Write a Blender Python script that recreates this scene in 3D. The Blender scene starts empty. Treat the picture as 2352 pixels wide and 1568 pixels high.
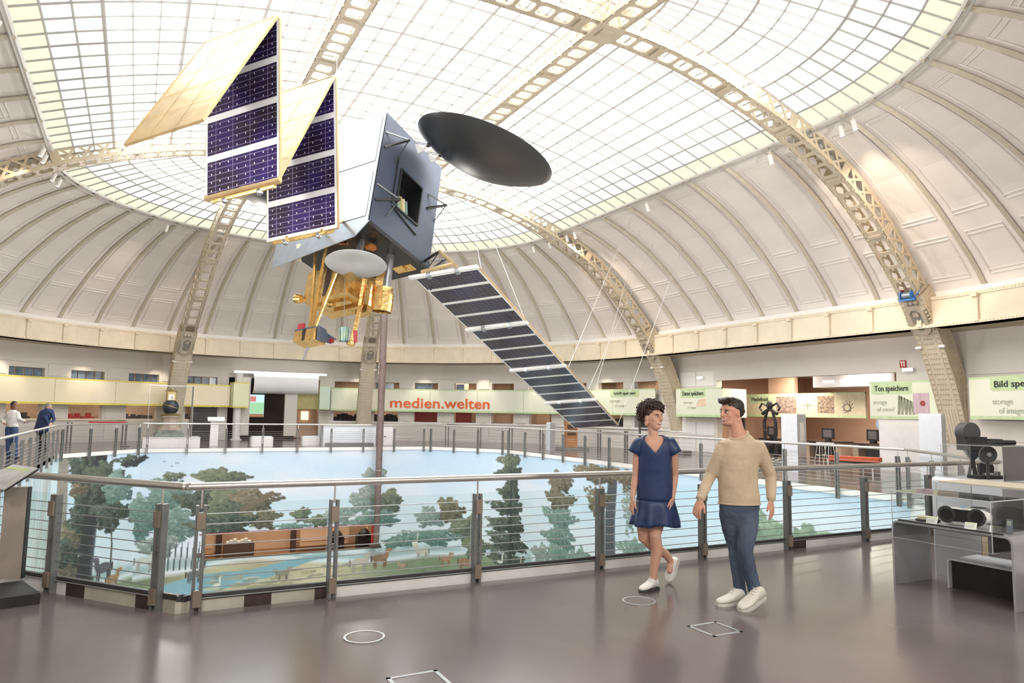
import bpy, math, random
import numpy as np
from mathutils import Vector, Matrix
random.seed(7); RNG = np.random.default_rng(7)
scene = bpy.context.scene
COL = scene.collection
# ---------------------------------------------------------------- camera
CAMPOS = Vector((-6.5936, -19.7118, 1.70)); YAW, PITCH, ROLL = 0.48347, 0.10018, -0.0163
def cam_axes():
    f = Vector((math.sin(YAW)*math.cos(PITCH), math.cos(YAW)*math.cos(PITCH), math.sin(PITCH)))
    r = Vector((math.cos(YAW), -math.sin(YAW), 0)); u = r.cross(f)
    c, s = math.cos(ROLL), math.sin(ROLL)
    return c*r - s*u, s*r + c*u, f
_r, _u, _f = cam_axes()
camd = bpy.data.cameras.new('camera'); camd.sensor_width = 36; camd.lens = 36*1633.69/2352; camd.clip_end = 300; camd.clip_start = .05
camo = bpy.data.objects.new('camera', camd); COL.objects.link(camo)
camo.matrix_world = Matrix(((_r.x, _u.x, -_f.x, CAMPOS.x), (_r.y, _u.y, -_f.y, CAMPOS.y), (_r.z, _u.z, -_f.z, CAMPOS.z), (0, 0, 0, 1)))
scene.camera = camo
# ---------------------------------------------------------------- world, exposure
world = bpy.data.worlds.new('world'); scene.world = world; world.use_nodes = True
world.node_tree.nodes['Background'].inputs[0].default_value = (.95, .97, 1, 1)
world.node_tree.nodes['Background'].inputs[1].default_value = 0.6
vs = scene.view_settings; vs.view_transform = 'Standard'; vs.look = 'None'; vs.gamma = 1; vs.use_curve_mapping = False
vs.exposure = 1.25
SKY_E = 2.3      # radiance of the backlit laylight panes
try:
    scene.cycles.use_denoising = True; scene.cycles.max_bounces = 6; scene.cycles.diffuse_bounces = 3; scene.cycles.glossy_bounces = 3
    scene.cycles.transparent_max_bounces = 14; scene.cycles.use_adaptive_sampling = True; scene.cycles.adaptive_threshold = .04; scene.cycles.sample_clamp_indirect = 6
    scene.cycles.caustics_reflective = False; scene.cycles.caustics_refractive = False
except Exception: pass
def add_light(name, kind, loc, energy, color=(1, 1, 1), target=None, size=.2, angle=60, blend=.5, sizey=None):
    l = bpy.data.lights.new(name, kind); l.energy = energy; l.color = color
    if kind == 'AREA':
        l.size = size
        if sizey: l.shape = 'RECTANGLE'; l.size_y = sizey
    elif kind == 'SPOT': l.spot_size = math.radians(angle); l.spot_blend = blend; l.shadow_soft_size = size
    else: l.shadow_soft_size = size
    o = bpy.data.objects.new(name, l); COL.objects.link(o); o.location = loc
    if target is not None: o.rotation_euler = (Vector(target)-Vector(loc)).to_track_quat('-Z', 'Y').to_euler()
    return o
WARM = (1, .78, .58)
# ---------------------------------------------------------------- materials
MATS = {}
def mat(name, col, rough=.6, metal=0., var=.06, scale=6., bump=0., spec=.5, col2=None, emit=None, estr=0., coat=0., detail=4, stretch=None, bumpscale=None):
    if name in MATS: return MATS[name]
    m = bpy.data.materials.new(name); m.use_nodes = True; nt = m.node_tree; b = nt.nodes['Principled BSDF']
    tc = nt.nodes.new('ShaderNodeTexCoord'); nz = nt.nodes.new('ShaderNodeTexNoise'); nz.inputs['Scale'].default_value = scale; nz.inputs['Detail'].default_value = detail
    if stretch:
        mp = nt.nodes.new('ShaderNodeMapping'); mp.inputs['Scale'].default_value = stretch
        nt.links.new(tc.outputs['Object'], mp.inputs[0]); nt.links.new(mp.outputs[0], nz.inputs['Vector'])
    else: nt.links.new(tc.outputs['Object'], nz.inputs['Vector'])
    rp = nt.nodes.new('ShaderNodeValToRGB')
    c2 = col2 or tuple(max(0, c*(1-var*2)) for c in col); c1 = col if col2 else tuple(min(1, c*(1+var)) for c in col)
    rp.color_ramp.elements[0].color = (*c2, 1); rp.color_ramp.elements[1].color = (*c1, 1)
    rp.color_ramp.elements[0].position = .3; rp.color_ramp.elements[1].position = .7
    nt.links.new(nz.outputs['Fac'], rp.inputs[0]); nt.links.new(rp.outputs[0], b.inputs['Base Color'])
    b.inputs['Roughness'].default_value = rough; b.inputs['Metallic'].default_value = metal; b.inputs['Specular IOR Level'].default_value = spec
    b.inputs['Coat Weight'].default_value = coat
    if emit: b.inputs['Emission Color'].default_value = (*emit, 1); b.inputs['Emission Strength'].default_value = estr
    if bump:
        bp = nt.nodes.new('ShaderNodeBump'); bp.inputs['Strength'].default_value = bump; bp.inputs['Distance'].default_value = .02
        n2 = nz
        if bumpscale: n2 = nt.nodes.new('ShaderNodeTexNoise'); n2.inputs['Scale'].default_value = bumpscale; nt.links.new(tc.outputs['Object'], n2.inputs['Vector'])
        nt.links.new(n2.outputs['Fac'], bp.inputs['Height']); nt.links.new(bp.outputs[0], b.inputs['Normal'])
    MATS[name] = m; return m
def emat(name, col, strength, var=.03, scale=.7):
    """a light-giving surface (backlit glass, lamp face, screen) with a faint cloudy variation"""
    if name in MATS: return MATS[name]
    m = bpy.data.materials.new(name); m.use_nodes = True; nt = m.node_tree; nt.nodes.clear()
    out = nt.nodes.new('ShaderNodeOutputMaterial'); em = nt.nodes.new('ShaderNodeEmission'); tc = nt.nodes.new('ShaderNodeTexCoord')
    nz = nt.nodes.new('ShaderNodeTexNoise'); nz.inputs['Scale'].default_value = scale; rp = nt.nodes.new('ShaderNodeValToRGB')
    rp.color_ramp.elements[0].color = (*[c*(1-var) for c in col], 1); rp.color_ramp.elements[1].color = (*col, 1)
    nt.links.new(tc.outputs['Object'], nz.inputs['Vector']); nt.links.new(nz.outputs['Fac'], rp.inputs[0]); nt.links.new(rp.outputs[0], em.inputs[0])
    em.inputs[1].default_value = strength; nt.links.new(em.outputs[0], out.inputs[0]); MATS[name] = m; return m
def glassmat(name, tint=(.95, .99, .97), refl=.5, rough=.02):
    """thin clear sheet: transparent with a Fresnel reflection"""
    if name in MATS: return MATS[name]
    m = bpy.data.materials.new(name); m.use_nodes = True; nt = m.node_tree; nt.nodes.clear()
    out = nt.nodes.new('ShaderNodeOutputMaterial'); tr = nt.nodes.new('ShaderNodeBsdfTransparent'); gl = nt.nodes.new('ShaderNodeBsdfGlossy')
    mx = nt.nodes.new('ShaderNodeMixShader'); lw = nt.nodes.new('ShaderNodeLayerWeight'); lw.inputs[0].default_value = .12
    mu = nt.nodes.new('ShaderNodeMath'); mu.operation = 'MULTIPLY'; mu.inputs[1].default_value = refl
    tr.inputs[0].default_value = (*tint, 1); gl.inputs['Roughness'].default_value = rough
    nt.links.new(lw.outputs['Fresnel'], mu.inputs[0]); nt.links.new(mu.outputs[0], mx.inputs[0])
    nt.links.new(tr.outputs[0], mx.inputs[1]); nt.links.new(gl.outputs[0], mx.inputs[2]); nt.links.new(mx.outputs[0], out.inputs[0])
    MATS[name] = m; return m
def attrmat(name, rough=.7, spec=.2, attr='print'):
    if name in MATS: return MATS[name]
    m = bpy.data.materials.new(name); m.use_nodes = True; nt = m.node_tree; b = nt.nodes['Principled BSDF']
    a = nt.nodes.new('ShaderNodeAttribute'); a.attribute_name = attr; nt.links.new(a.outputs['Color'], b.inputs['Base Color'])
    b.inputs['Roughness'].default_value = rough; b.inputs['Specular IOR Level'].default_value = spec; MATS[name] = m; return m
# ---------------------------------------------------------------- mesh builder
def V(*a): return Vector(a[0]) if len(a) == 1 else Vector(a)
class MB:
    def __init__(s): s.v = []; s.f = []; s.m = []; s.cur = 0
    def add(s, vs, fs):
        o = len(s.v); s.v += [tuple(v) for v in vs]; s.f += [tuple(i+o for i in f) for f in fs]; s.m += [s.cur]*len(fs); return s
    def obox(s, c, ax, ay, az):
        """box: centre and three half-axis vectors"""
        c, ax, ay, az = V(c), V(ax), V(ay), V(az); vs = [c+ax*i+ay*j+az*k for k in (-1, 1) for j in (-1, 1) for i in (-1, 1)]
        return s.add(vs, [(0, 2, 3, 1), (4, 5, 7, 6), (0, 1, 5, 4), (2, 6, 7, 3), (0, 4, 6, 2), (1, 3, 7, 5)])
    def box(s, x0, x1, y0, y1, z0, z1):
        return s.obox(((x0+x1)/2, (y0+y1)/2, (z0+z1)/2), ((x1-x0)/2, 0, 0), (0, (y1-y0)/2, 0), (0, 0, (z1-z0)/2))
    def rbox(s, c, w, d, h, rz=0, r=0.0, seg=3):
        """box on its base centre c, turned by rz about z, vertical edges rounded by r"""
        pts = rrect(w, d, r, seg); ca, sa = math.cos(rz), math.sin(rz)
        return s.prism([(c[0]+x*ca-y*sa, c[1]+x*sa+y*ca) for x, y in pts], c[2], c[2]+h)
    def prism(s, pts, z0, z1):
        n = len(pts); vs = [(x, y, z0) for x, y in pts]+[(x, y, z1) for x, y in pts]
        return s.add(vs, [tuple(range(n))[::-1], tuple(range(n, 2*n))]+[(i, (i+1) % n, n+(i+1) % n, n+i) for i in range(n)])
    def extr(s, pts, d):
        """planar 3d polygon pushed by vector d"""
        n = len(pts); d = V(d); vs = [V(p) for p in pts]+[V(p)+d for p in pts]
        return s.add(vs, [tuple(range(n))[::-1], tuple(range(n, 2*n))]+[(i, (i+1) % n, n+(i+1) % n, n+i) for i in range(n)])
    def bar(s, p, q, w, h, up=(0, 0, 1)):
        p, q = V(p), V(q); d = q-p; L = d.length
        if L < 1e-6: return s
        d /= L; u = V(up); l = d.cross(u)
        if l.length < 1e-4: l = d.cross(V(1, 0, 0))
        l.normalize(); n = l.cross(d); return s.obox((p+q)/2, d*L/2, l*w/2, n*h/2)
    def tube(s, path, r, n=8, closed=False, cap=True, up=(0, 0, 1)):
        path = [V(p) for p in path]; k = len(path); rs = r if isinstance(r, (list, tuple)) else [r]*k
        o = len(s.v); prev = None
        for i, p in enumerate(path):
            t = (path[(i+1) % k]-path[i-1]) if closed else (path[min(i+1, k-1)]-path[max(i-1, 0)])
            t.normalize()
            if prev is None:
                a = V(up) if abs(t.dot(V(up))) < .95 else V(1, 0, 0); a = (a-t*a.dot(t)).normalized()
            else:
                a = prev-t*prev.dot(t)
                a = a.normalized() if a.length > 1e-5 else prev
            prev = a; b = t.cross(a); rr = rs[i]; rx, ry = rr if isinstance(rr, tuple) else (rr, rr)
            for j in range(n):
                th = 2*math.pi*j/n; q = p+a*(ry*math.cos(th))+b*(rx*math.sin(th)); s.v.append(tuple(q))
        for i in range(k if closed else k-1):
            for j in range(n):
                a0 = o+i*n+j; a1 = o+i*n+(j+1) % n; b0 = o+((i+1) % k)*n+j; b1 = o+((i+1) % k)*n+(j+1) % n
                s.f.append((a0, a1, b1, b0)); s.m.append(s.cur)
        if cap and not closed:
            s.f.append(tuple(o+j for j in range(n))[::-1]); s.m.append(s.cur); s.f.append(tuple(o+(k-1)*n+j for j in range(n))); s.m.append(s.cur)
        return s
    def cyl(s, p, q, r, n=12, r2=None): return s.tube([p, q], [r, r if r2 is None else r2], n)
    def lathe(s, c, axis, prof, n=24, ref=(0, 0, 1), cap=True):
        """prof: (radius, height along axis)"""
        c = V(c); t = V(axis).normalized(); a = V(ref)
        if abs(t.dot(a)) > .95: a = V(1, 0, 0)
        a = (a-t*a.dot(t)).normalized(); b = t.cross(a); o = len(s.v)
        for r, h in prof:
            for j in range(n):
                th = 2*math.pi*j/n; s.v.append(tuple(c+t*h+a*(r*math.cos(th))+b*(r*math.sin(th))))
        k = len(prof)
        for i in range(k-1):
            for j in range(n):
                s.f.append((o+i*n+j, o+i*n+(j+1) % n, o+(i+1)*n+(j+1) % n, o+(i+1)*n+j)); s.m.append(s.cur)
        if cap:
            if prof[0][0] > 1e-4: s.f.append(tuple(o+j for j in range(n))[::-1]); s.m.append(s.cur)
            if prof[-1][0] > 1e-4: s.f.append(tuple(o+(k-1)*n+j for j in range(n))); s.m.append(s.cur)
        return s
    def ball(s, c, rx, ry=None, rz=None, n=12, m=8, axes=None):
        ry = rx if ry is None else ry; rz = rx if rz is None else rz; c = V(c)
        ax = axes or (V(1, 0, 0), V(0, 1, 0), V(0, 0, 1)); o = len(s.v)
        for i in range(m+1):
            ph = math.pi*i/m
            for j in range(n):
                th = 2*math.pi*j/n
                s.v.append(tuple(c+V(ax[0])*(rx*math.sin(ph)*math.cos(th))+V(ax[1])*(ry*math.sin(ph)*math.sin(th))+V(ax[2])*(rz*math.cos(ph))))
        for i in range(m):
            for j in range(n):
                s.f.append((o+i*n+j, o+(i+1)*n+j, o+(i+1)*n+(j+1) % n, o+i*n+(j+1) % n)); s.m.append(s.cur)
        return s
    def grid(s, P):
        """P[i][j] 3d points -> quads"""
        a, b = len(P), len(P[0]); vs = [p for row in P for p in row]
        return s.add(vs, [(i*b+j, i*b+j+1, (i+1)*b+j+1, (i+1)*b+j) for i in range(a-1) for j in range(b-1)])
    def mesh(s, name, mats, smooth=False):
        me = bpy.data.meshes.new(name); me.from_pydata(s.v, [], s.f)
        for m in (mats if isinstance(mats, (list, tuple)) else [mats]): me.materials.append(m)
        if max(s.m, default=0) > 0: me.polygons.foreach_set('material_index', s.m)
        if smooth: me.polygons.foreach_set('use_smooth', [True]*len(s.f))
        me.validate(); return me
    def build(s, name, mats, parent=None, smooth=False, angle=None):
        o = link(name, s.mesh(name, mats, smooth), parent)
        if angle and smooth:
            try: o.data.set_sharp_from_angle(angle=math.radians(angle))
            except Exception: pass
        return o
def rrect(w, d, r, seg=3):
    if r <= 0: return [(-w/2, -d/2), (w/2, -d/2), (w/2, d/2), (-w/2, d/2)]
    pts = []
    for cx, cy, a0 in ((w/2-r, -d/2+r, -90), (w/2-r, d/2-r, 0), (-w/2+r, d/2-r, 90), (-w/2+r, -d/2+r, 180)):
        for i in range(seg+1): a = math.radians(a0+90*i/seg); pts.append((cx+r*math.cos(a), cy+r*math.sin(a)))
    return pts
def link(name, data, parent=None):
    o = bpy.data.objects.new(name, data); COL.objects.link(o)
    if parent is not None:
        o.parent = parent; w = world_loc(parent); o.location = -w       # meshes are modelled in world space
    return o
def world_loc(o):
    l = V(0, 0, 0)
    while o is not None: l += o.location; o = o.parent
    return l
def tag(o, label=None, cat=None, group=None, kind=None):
    if label: o['label'] = label
    if cat: o['category'] = cat
    if group: o['group'] = group
    if kind: o['kind'] = kind
    return o
def thing(name, label, cat, loc=(0, 0, 0), group=None, kind=None):
    o = bpy.data.objects.new(name, None); COL.objects.link(o); o.location = loc; o.empty_display_size = .1
    return tag(o, label, cat, group, kind)
def struct(name, label=None, cat=None):
    o = bpy.data.objects.new(name, None); COL.objects.link(o); o['kind'] = 'structure'
    if label: o['label'] = label
    if cat: o['category'] = cat
    return o
def dup(o, parent=None, loc=None, label=None):
    c = o.copy(); COL.objects.link(c)
    if parent is not None: c.parent = parent
    if loc is not None: c.location = loc
    if label: c['label'] = label
    for ch in [x for x in o.children]: dup(ch, c)
    return c
def text_part(name, txt, origin, right, up, size, m, parent, spacing=1.0, bold=0.0, depth=.004, width=None, align='LEFT'):
    """flat lettering as a mesh laid on a surface; width rescales the line to that length"""
    cu = bpy.data.curves.new(name, 'FONT'); cu.body = txt; cu.size = size; cu.extrude = depth; cu.space_character = spacing; cu.offset = bold; cu.align_x = align; cu.resolution_u = 3
    t = bpy.data.objects.new(name, cu); COL.objects.link(t)
    dg = bpy.context.evaluated_depsgraph_get(); me = bpy.data.meshes.new_from_object(t.evaluated_get(dg)); bpy.data.objects.remove(t)
    r, u = V(right).normalized(), V(up).normalized(); n = r.cross(u); xs = [v.co.x for v in me.vertices]
    k = 1.0 if not width or not xs else width/(max(xs)-min(xs))
    for v in me.vertices: v.co = V(origin)+r*(v.co.x*k)+u*v.co.y+n*(v.co.z+depth)
    me.materials.clear(); me.materials.append(m); return link(name, me, parent)
def at(x, y, depth): return CAMPOS+(_f+_r*((x-1176)/1633.69)-_u*((y-784)/1633.69))*depth
def floorpt(x, y): d = at(x, y, 1)-CAMPOS; return CAMPOS+d*(-CAMPOS.z/d.z)
def smoothstep(x): x = max(0, min(1, x)); return x*x*(3-2*x)
def lerp(a, b, t): return a+(b-a)*t
def interp(x, xs, ys): return float(np.interp(x, xs, ys))
# ================================================================= the hall
CY, RG, RW = 6.48, 14.35, 16.0
OPEN = [(-6.2, -13.05), (6.05, -13.05), (8.8, -9.6), (8.8, 9.9), (6.2, 13.4), (-6.3, 13.4), (-9, 10), (-9, -9.6)]
M_floor = mat('brown_linoleum', (.178, .147, .142), .17, var=.12, scale=.9, spec=.8, col2=(.135, .110, .106), detail=8, stretch=(1, .45, 1))
M_plaster = mat('vault_plaster', (.84, .80, .76), .8, var=.02, scale=.8)
M_cream = mat('cream_steel_paint', (.80, .71, .55), .5, var=.04, scale=2)
M_rib = mat('shaded_beige_steel_paint', (.50, .435, .335), .5, var=.05, scale=3)  # beige darkened: soffit shade against the laylight put into the colour
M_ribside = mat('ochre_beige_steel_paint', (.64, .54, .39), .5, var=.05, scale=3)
M_purlin = mat('olive_beige_paint', (.62, .56, .46), .6, var=.05)
M_wall = mat('gallery_wall_paint', (.72, .68, .63), .75, var=.02, scale=1.2)
M_white = mat('white_paint', (.84, .83, .81), .5, var=.02)
M_peach = mat('peach_wall_paint', (.62, .42, .30), .8, var=.03, scale=1)
M_bars = mat('dark_grey_glazing_bar', (.46, .45, .43), .5, var=.05)
M_black = mat('black_matt', (.018, .018, .02), .55, var=.2)
M_dark = mat('charcoal_panel', (.05, .05, .052), .5, var=.1)
M_brown = mat('dark_brown_stone', (.06, .035, .028), .5, var=.2)
M_marble = mat('veined_pale_marble', (.66, .64, .56), .3, col2=(.40, .38, .30), scale=2.2, detail=9)
# ---- upper floor with the octagonal well
fl = MB()
def outer(p, k): return (p[0]*k, p[1]*k)
OUT = [(-13, -26), (13, -26), (27, -18), (27, 18), (13, 27), (-13, 27), (-23, 18), (-23, -18)]
for i in range(8):
    j = (i+1) % 8; a, b, c, d = OPEN[i], OPEN[j], OUT[j], OUT[i]
    fl.add([(*a, 0), (*d, 0), (*c, 0), (*b, 0)], [(0, 1, 2, 3)]); pass
    fl.add([(*a, -.02), (*b, -.02), (*c, -.02), (*d, -.02)], [(0, 1, 2, 3)])
tag(fl.build('floor', M_floor), 'glossy brown linoleum gallery floor around the octagonal well', kind='structure')
lf = MB(); lf.add([(-14, -14, -6.6), (14, -14, -6.6), (14, 30, -6.6), (-14, 30, -6.6)], [(0, 1, 2, 3)])
lo = lf.build('floor', M_marble); tag(lo, 'pale veined marble floor of the storey below', kind='structure')
for k in range(5):
    s = MB(); x = -7.5+k*3.6; s.obox((x, 8.5, -6.59), (.28, 0, 0), (1.1, 3.4, 0), (0, 0, .008)); s.build('dark_inlay_strip', M_brown, lo)
# ---- nodes round the plan
def nodes():
    out = []
    for k in range(8): out.append(('R', -CY+2*CY*k/8))
    for a0, a1, n in ((0, 68.8, 10), (68.8, 111.2, 6), (111.2, 180, 10)):
        for k in range(n): out.append(('F', a0+(a1-a0)*k/n))
    for k in range(8): out.append(('L', CY-2*CY*k/8))
    for a0, a1, n in ((180, 248.8, 10), (248.8, 291.2, 6), (291.2, 360, 10)):
        for k in range(n): out.append(('N', a0+(a1-a0)*k/n))
    return out
NODES = nodes()
def girder_pt(nd, R):
    k, t = nd
    if k == 'R': return V(R, t, 0)
    if k == 'L': return V(-R, t, 0)
    a = math.radians(t); return V(R*math.cos(a), (CY if k == 'F' else -CY)+R*math.sin(a), 0)
SKX, SKB, SKY0, SKZ = 9.4, 8.2, 6.8, 9.68
def sky_pt(nd):
    k, t = nd
    if k == 'R': return V(SKX, t*SKY0/CY, 0)
    if k == 'L': return V(-SKX, t*SKY0/CY, 0)
    a = math.radians(t); return V(SKX*math.cos(a), (SKY0 if k == 'F' else -SKY0)+SKB*math.sin(a), 0)
def mid(nd, nx, f):
    if nd[0] == nx[0]: return (nd[0], lerp(nd[1], nx[1], f))
    end = {'R': CY, 'F': 180, 'L': -CY, 'N': 360}[nd[0]]; return (nd[0], lerp(nd[1], end, f))
VT = [0, .11, .22, .34, .459, .555, .65, .73, .807, .875, .938, 1]; VG = [0, .05, .113, .195, .291, .388, .489, .59, .693, .785, .882, 1]
def vault(nd, t, off=0):
    """t 0 at the skylight edge .. 1 at the girder, along the plan line of the node; off pulls it into the hall"""
    S, G = sky_pt(nd), girder_pt(nd, 14.85)
    def P(tt): h = interp(tt, [i/11 for i in range(12)], VT); g = interp(tt, [i/11 for i in range(12)], VG); q = S+(G-S)*h; q.z = SKZ+(5.45-SKZ)*g; return q
    p = P(t)
    if off:
        d = P(min(1, t+.03))-P(max(0, t-.03)); out = (G-S).normalized(); n = V(out.x*d.z, out.y*d.z, -(d.x*out.x+d.y*out.y)); n.normalize(); p += n*off
    return p
ceil = struct('ceiling', 'white plastered vault with curved ribs below the laylight', 'vault')
NN = len(NODES)
for i in range(NN):
    nd, nx = NODES[i], NODES[(i+1) % NN]; m = MB(); S = 22
    ft = [mid(nd, nx, k/4) for k in range(5)]
    m.grid([[vault(f, k/S) for f in ft] for k in range(S+1)])
    for t0, t1, fa, fb in ((.10, .60, .16, .84), (.69, .93, .16, .84)):     # planted mouldings of the two fields
        for e in (0, .018):
            for f in (fa+e, fb-e): m.tube([vault(mid(nd, nx, f), lerp(t0, t1, k/8), .012) for k in range(9)], .013, 4, cap=False)
            for t in (t0+e, t1-e): m.tube([vault(mid(nd, nx, lerp(fa, fb, k/4)), t, .012) for k in range(5)], .016, 4, cap=False)
    m.build('vault_panel', M_plaster, ceil, smooth=False)
    p = MB(); L = [vault(nd, k/S, .05) for k in range(S+1)]
    p.tube(L, .075, 4); p.build('vault_rib', M_purlin, ceil)
# ---- ring girder
gir = struct('trim_1', 'cream riveted ring girder at the foot of the vault', 'girder')
for i in range(NN):
    nd, nx = NODES[i], NODES[(i+1) % NN]; m = MB(); fs = [mid(nd, nx, k/3) for k in range(4)]
    def ring(R, z): return [girder_pt(f, R)+V(0, 0, z) for f in fs]
    def strip(a, b): m.grid([a, b])
    strip(ring(RG, 4.45), ring(RG, 4.55)); strip(ring(RG, 4.55), ring(RG+.03, 4.55)); strip(ring(RG+.03, 4.55), ring(RG+.03, 5.27)); strip(ring(RG+.03, 5.27), ring(RG, 5.27))
    strip(ring(RG, 5.27), ring(RG, 5.37)); strip(ring(RG, 5.37), ring(14.9, 5.37)); strip(ring(14.9, 4.45), ring(RG, 4.45))
    for z in (4.62, 5.2): m.tube([girder_pt(mid(nd, nx, k/5), RG+.02)+V(0, 0, z) for k in range(6)], .012, 4, cap=False) if False else None
    m.build('girder_panel', M_cream, gir)
    p = girder_pt(nd, RG-.01); d = (girder_pt(nd, RG+1)-p); d.z = 0; d.normalize(); l = V(-d.y, d.x, 0)
    s = MB(); s.obox(p+V(0, 0, 4.9), l*.07, d*.03, V(0, 0, .40)); s.obox(p+V(0, 0, 5.24)-d*.05, l*.09, d*.05, V(0, 0, .05)); s.build('stiffener', M_cream, gir)
    r = MB()
    for k in range(16):
        q = girder_pt(mid(nd, nx, (k+.5)/16), RG-.005)
        for z in (5.33, 4.5): r.obox(q+V(0, 0, z), l*.018, d*.014, V(0, 0, .018))
    for k in range(7):
        for sx in (-1, 1): r.obox(p+V(0, 0, 4.6+k*.1)+l*.05*sx-d*.025, l*.014, d*.014, V(0, 0, .014))
    tag(r.build('rivets', M_cream, gir), kind='stuff')
    c = MB(); c.grid([[girder_pt(f, 14.62)+V(0, 0, 5.372) for f in fs], [girder_pt(f, 14.62)+V(0, 0, 5.56) for f in fs], [girder_pt(f, 14.95)+V(0, 0, 5.6) for f in fs]]); c.build('cornice', M_white, gir)
# gallery soffit between girder and wall
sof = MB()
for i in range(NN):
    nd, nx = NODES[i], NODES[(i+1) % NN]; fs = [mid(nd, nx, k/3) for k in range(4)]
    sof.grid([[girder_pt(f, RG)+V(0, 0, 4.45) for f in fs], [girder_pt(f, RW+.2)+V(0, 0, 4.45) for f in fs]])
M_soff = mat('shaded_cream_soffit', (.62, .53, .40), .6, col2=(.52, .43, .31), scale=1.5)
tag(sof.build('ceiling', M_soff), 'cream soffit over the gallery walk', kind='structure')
# ---- laylight: bars and panes
def sky_z(rho): return SKZ+1.72*(1-min(1, abs(rho))**2.2)
sky = struct('window_1', 'oval glass laylight glowing with daylight', 'laylight')
NX, NY = 34, 21
XS = [-SKX+2*SKX*i/NX for i in range(NX+1)]; YS = [-SKY0+2*SKY0*j/NY for j in range(NY+1)]
M_p = [emat('laylight_white', (1, 1, 1), SKY_E), emat('laylight_yellow', (.96, .95, .73), .47, .12), emat('laylight_blue', (.90, .95, 1.0), .56, .06), emat('laylight_cream', (.98, 1, .90), .75)]
for _m in M_p: _m.cycles.emission_sampling = 'NONE'
panes = []
def pane_mat(ring):      # tinted rows at the rim
    return {0: 1, 1: 2, 2: 3}.get(ring, 0)
for i in range(NX):
    for j in range(NY):
        r = min(i, NX-1-i); c = [(XS[a], YS[b], sky_z(XS[a]/SKX)) for a, b in ((i, j), (i+1, j), (i+1, j+1), (i, j+1))]
        panes.append((c, pane_mat(r)))
NR, NA = 15, 48
def polar(side, k, a):
    rho = k/NR; th = math.radians(180*a/NA); return (SKX*rho*math.cos(th), side*(SKY0+SKB*rho*math.sin(th)), sky_z(rho))
for side in (1, -1):
    for k in range(NR):
        step = 1 if k >= 6 else (2 if k >= 3 else 4)
        for a in range(0, NA, step):
            c = [polar(side, k, a), polar(side, k+1, a), polar(side, k+1, a+step), polar(side, k, a+step)]
            panes.append((c, pane_mat(NR-1-k) if k != NR-2 else 2))
def pane_key(c):
    m = sum((V(p) for p in c[0]), V(0, 0, 0))/4; d = m-CAMPOS; z = d.dot(_f)
    if z < 3: return 1e9
    x, y = d.dot(_r)/z, d.dot(_u)/z
    return z if abs(x) < .72 and abs(y) < .49 else 1e6+z
panes.sort(key=pane_key)
for c, mi in panes[:300]:
    m = MB(); m.add(c, [(0, 1, 2, 3)]); m.build('pane', M_p[mi], sky)
m = MB()
for c, mi in panes[300:]: m.cur = mi; m.add(c, [(0, 1, 2, 3)])
tag(m.build('far_panes', M_p, sky), kind='stuff')
def skybar(path, w, dpt): m = MB(); m.tube([V(p)-V(0, 0, .02) for p in path], [(w/2, dpt/2)]*len(path), 4); m.build('glazing_bar', M_bars, sky)
for i in range(NX+1): skybar([(XS[i], y, sky_z(XS[i]/SKX)) for y in (-SKY0, SKY0)], .052 if i % 3 else .085, .06)
for j in range(NY+1): skybar([(x, YS[j], sky_z(x/SKX)) for x in XS], .048 if j % 3 else .078, .06)
for side in (1, -1):
    for k in range(2, NR+1): skybar([polar(side, k, a) for a in range(NA+1)], .055 if k % 3 else .085, .06)
    for a in range(0, NA+1):
        k0 = 0 if a % 4 == 0 else (3 if a % 2 == 0 else 6); skybar([polar(side, k, a) for k in range(k0, NR+1)], .045 if a % 4 else .075, .06)
rim = MB(); E = []
for i in range(NN):
    for k in range(3): E.append(sky_pt(mid(NODES[i], NODES[(i+1) % NN], k/3)))
rim.tube([p+V(0, 0, SKZ-.03) for p in E], .055, 6, closed=True); rim.build('rim', M_white, sky)
trk = MB(); trk.tube([V(p.x*1.005, p.y*1.005, SKZ-.16) for p in E], .035, 4, closed=True); trk.build('lamp_track', M_bars, sky)
# ---- riveted lattice arches
PROF = [(16.25, 0), (15.98, 1.0), (15.63, 2.16), (15.05, 3.55), (14.35, 4.74), (13.5, 5.85), (12.22, 7.21), (10.85, 8.33), (9.3, 9.17), (7.9, 9.73), (7.04, 9.99), (5.54, 10.4), (4.2, 10.6), (2.7, 10.7), (0, 10.75)]
def resample(pts, step):
    P = np.array(pts, float); n = len(P); t = np.arange(n)
    # smooth through Catmull-Rom
    out = []
    for i in range(n-1):
        p0, p1, p2, p3 = P[max(i-1, 0)], P[i], P[i+1], P[min(i+2, n-1)]
        for k in range(10):
            u = k/10; out.append(.5*((2*p1)+(-p0+p2)*u+(2*p0-5*p1+4*p2-p3)*u*u+(-p0+3*p1-3*p2+p3)*u**3))
    out.append(P[-1]); Q = np.array(out); s = np.concatenate([[0], np.cumsum(np.linalg.norm(np.diff(Q, axis=0), axis=1))])
    return Q, s
class Path:
    """curve in the vertical plane through o along d; pts are (distance, height)"""
    def __init__(s, o, d, pts):
        s.o, s.d = V(o), V(d).normalized(); s.l = V(-s.d.y, s.d.x, 0); s.Q, s.s = resample(pts, .1); s.L = s.s[-1]
    def at(s, t):
        a = float(np.interp(t, s.s, s.Q[:, 0])); z = float(np.interp(t, s.s, s.Q[:, 1])); return s.o+s.d*a+V(0, 0, z)
    def frame(s, t):
        p = s.at(t); q = s.at(min(t+.05, s.L)); r = s.at(max(t-.05, 0)); T = (q-r).normalized(); N = s.l.cross(T).normalized()
        if N.z < 0: N = -N      # outward/up
        return p, T, N
def solve_s(path, h):         # arc length where height h is first reached from the start
    for k in range(len(path.s)):
        if path.Q[k, 1] >= h: return path.s[k]
    return 0
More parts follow.
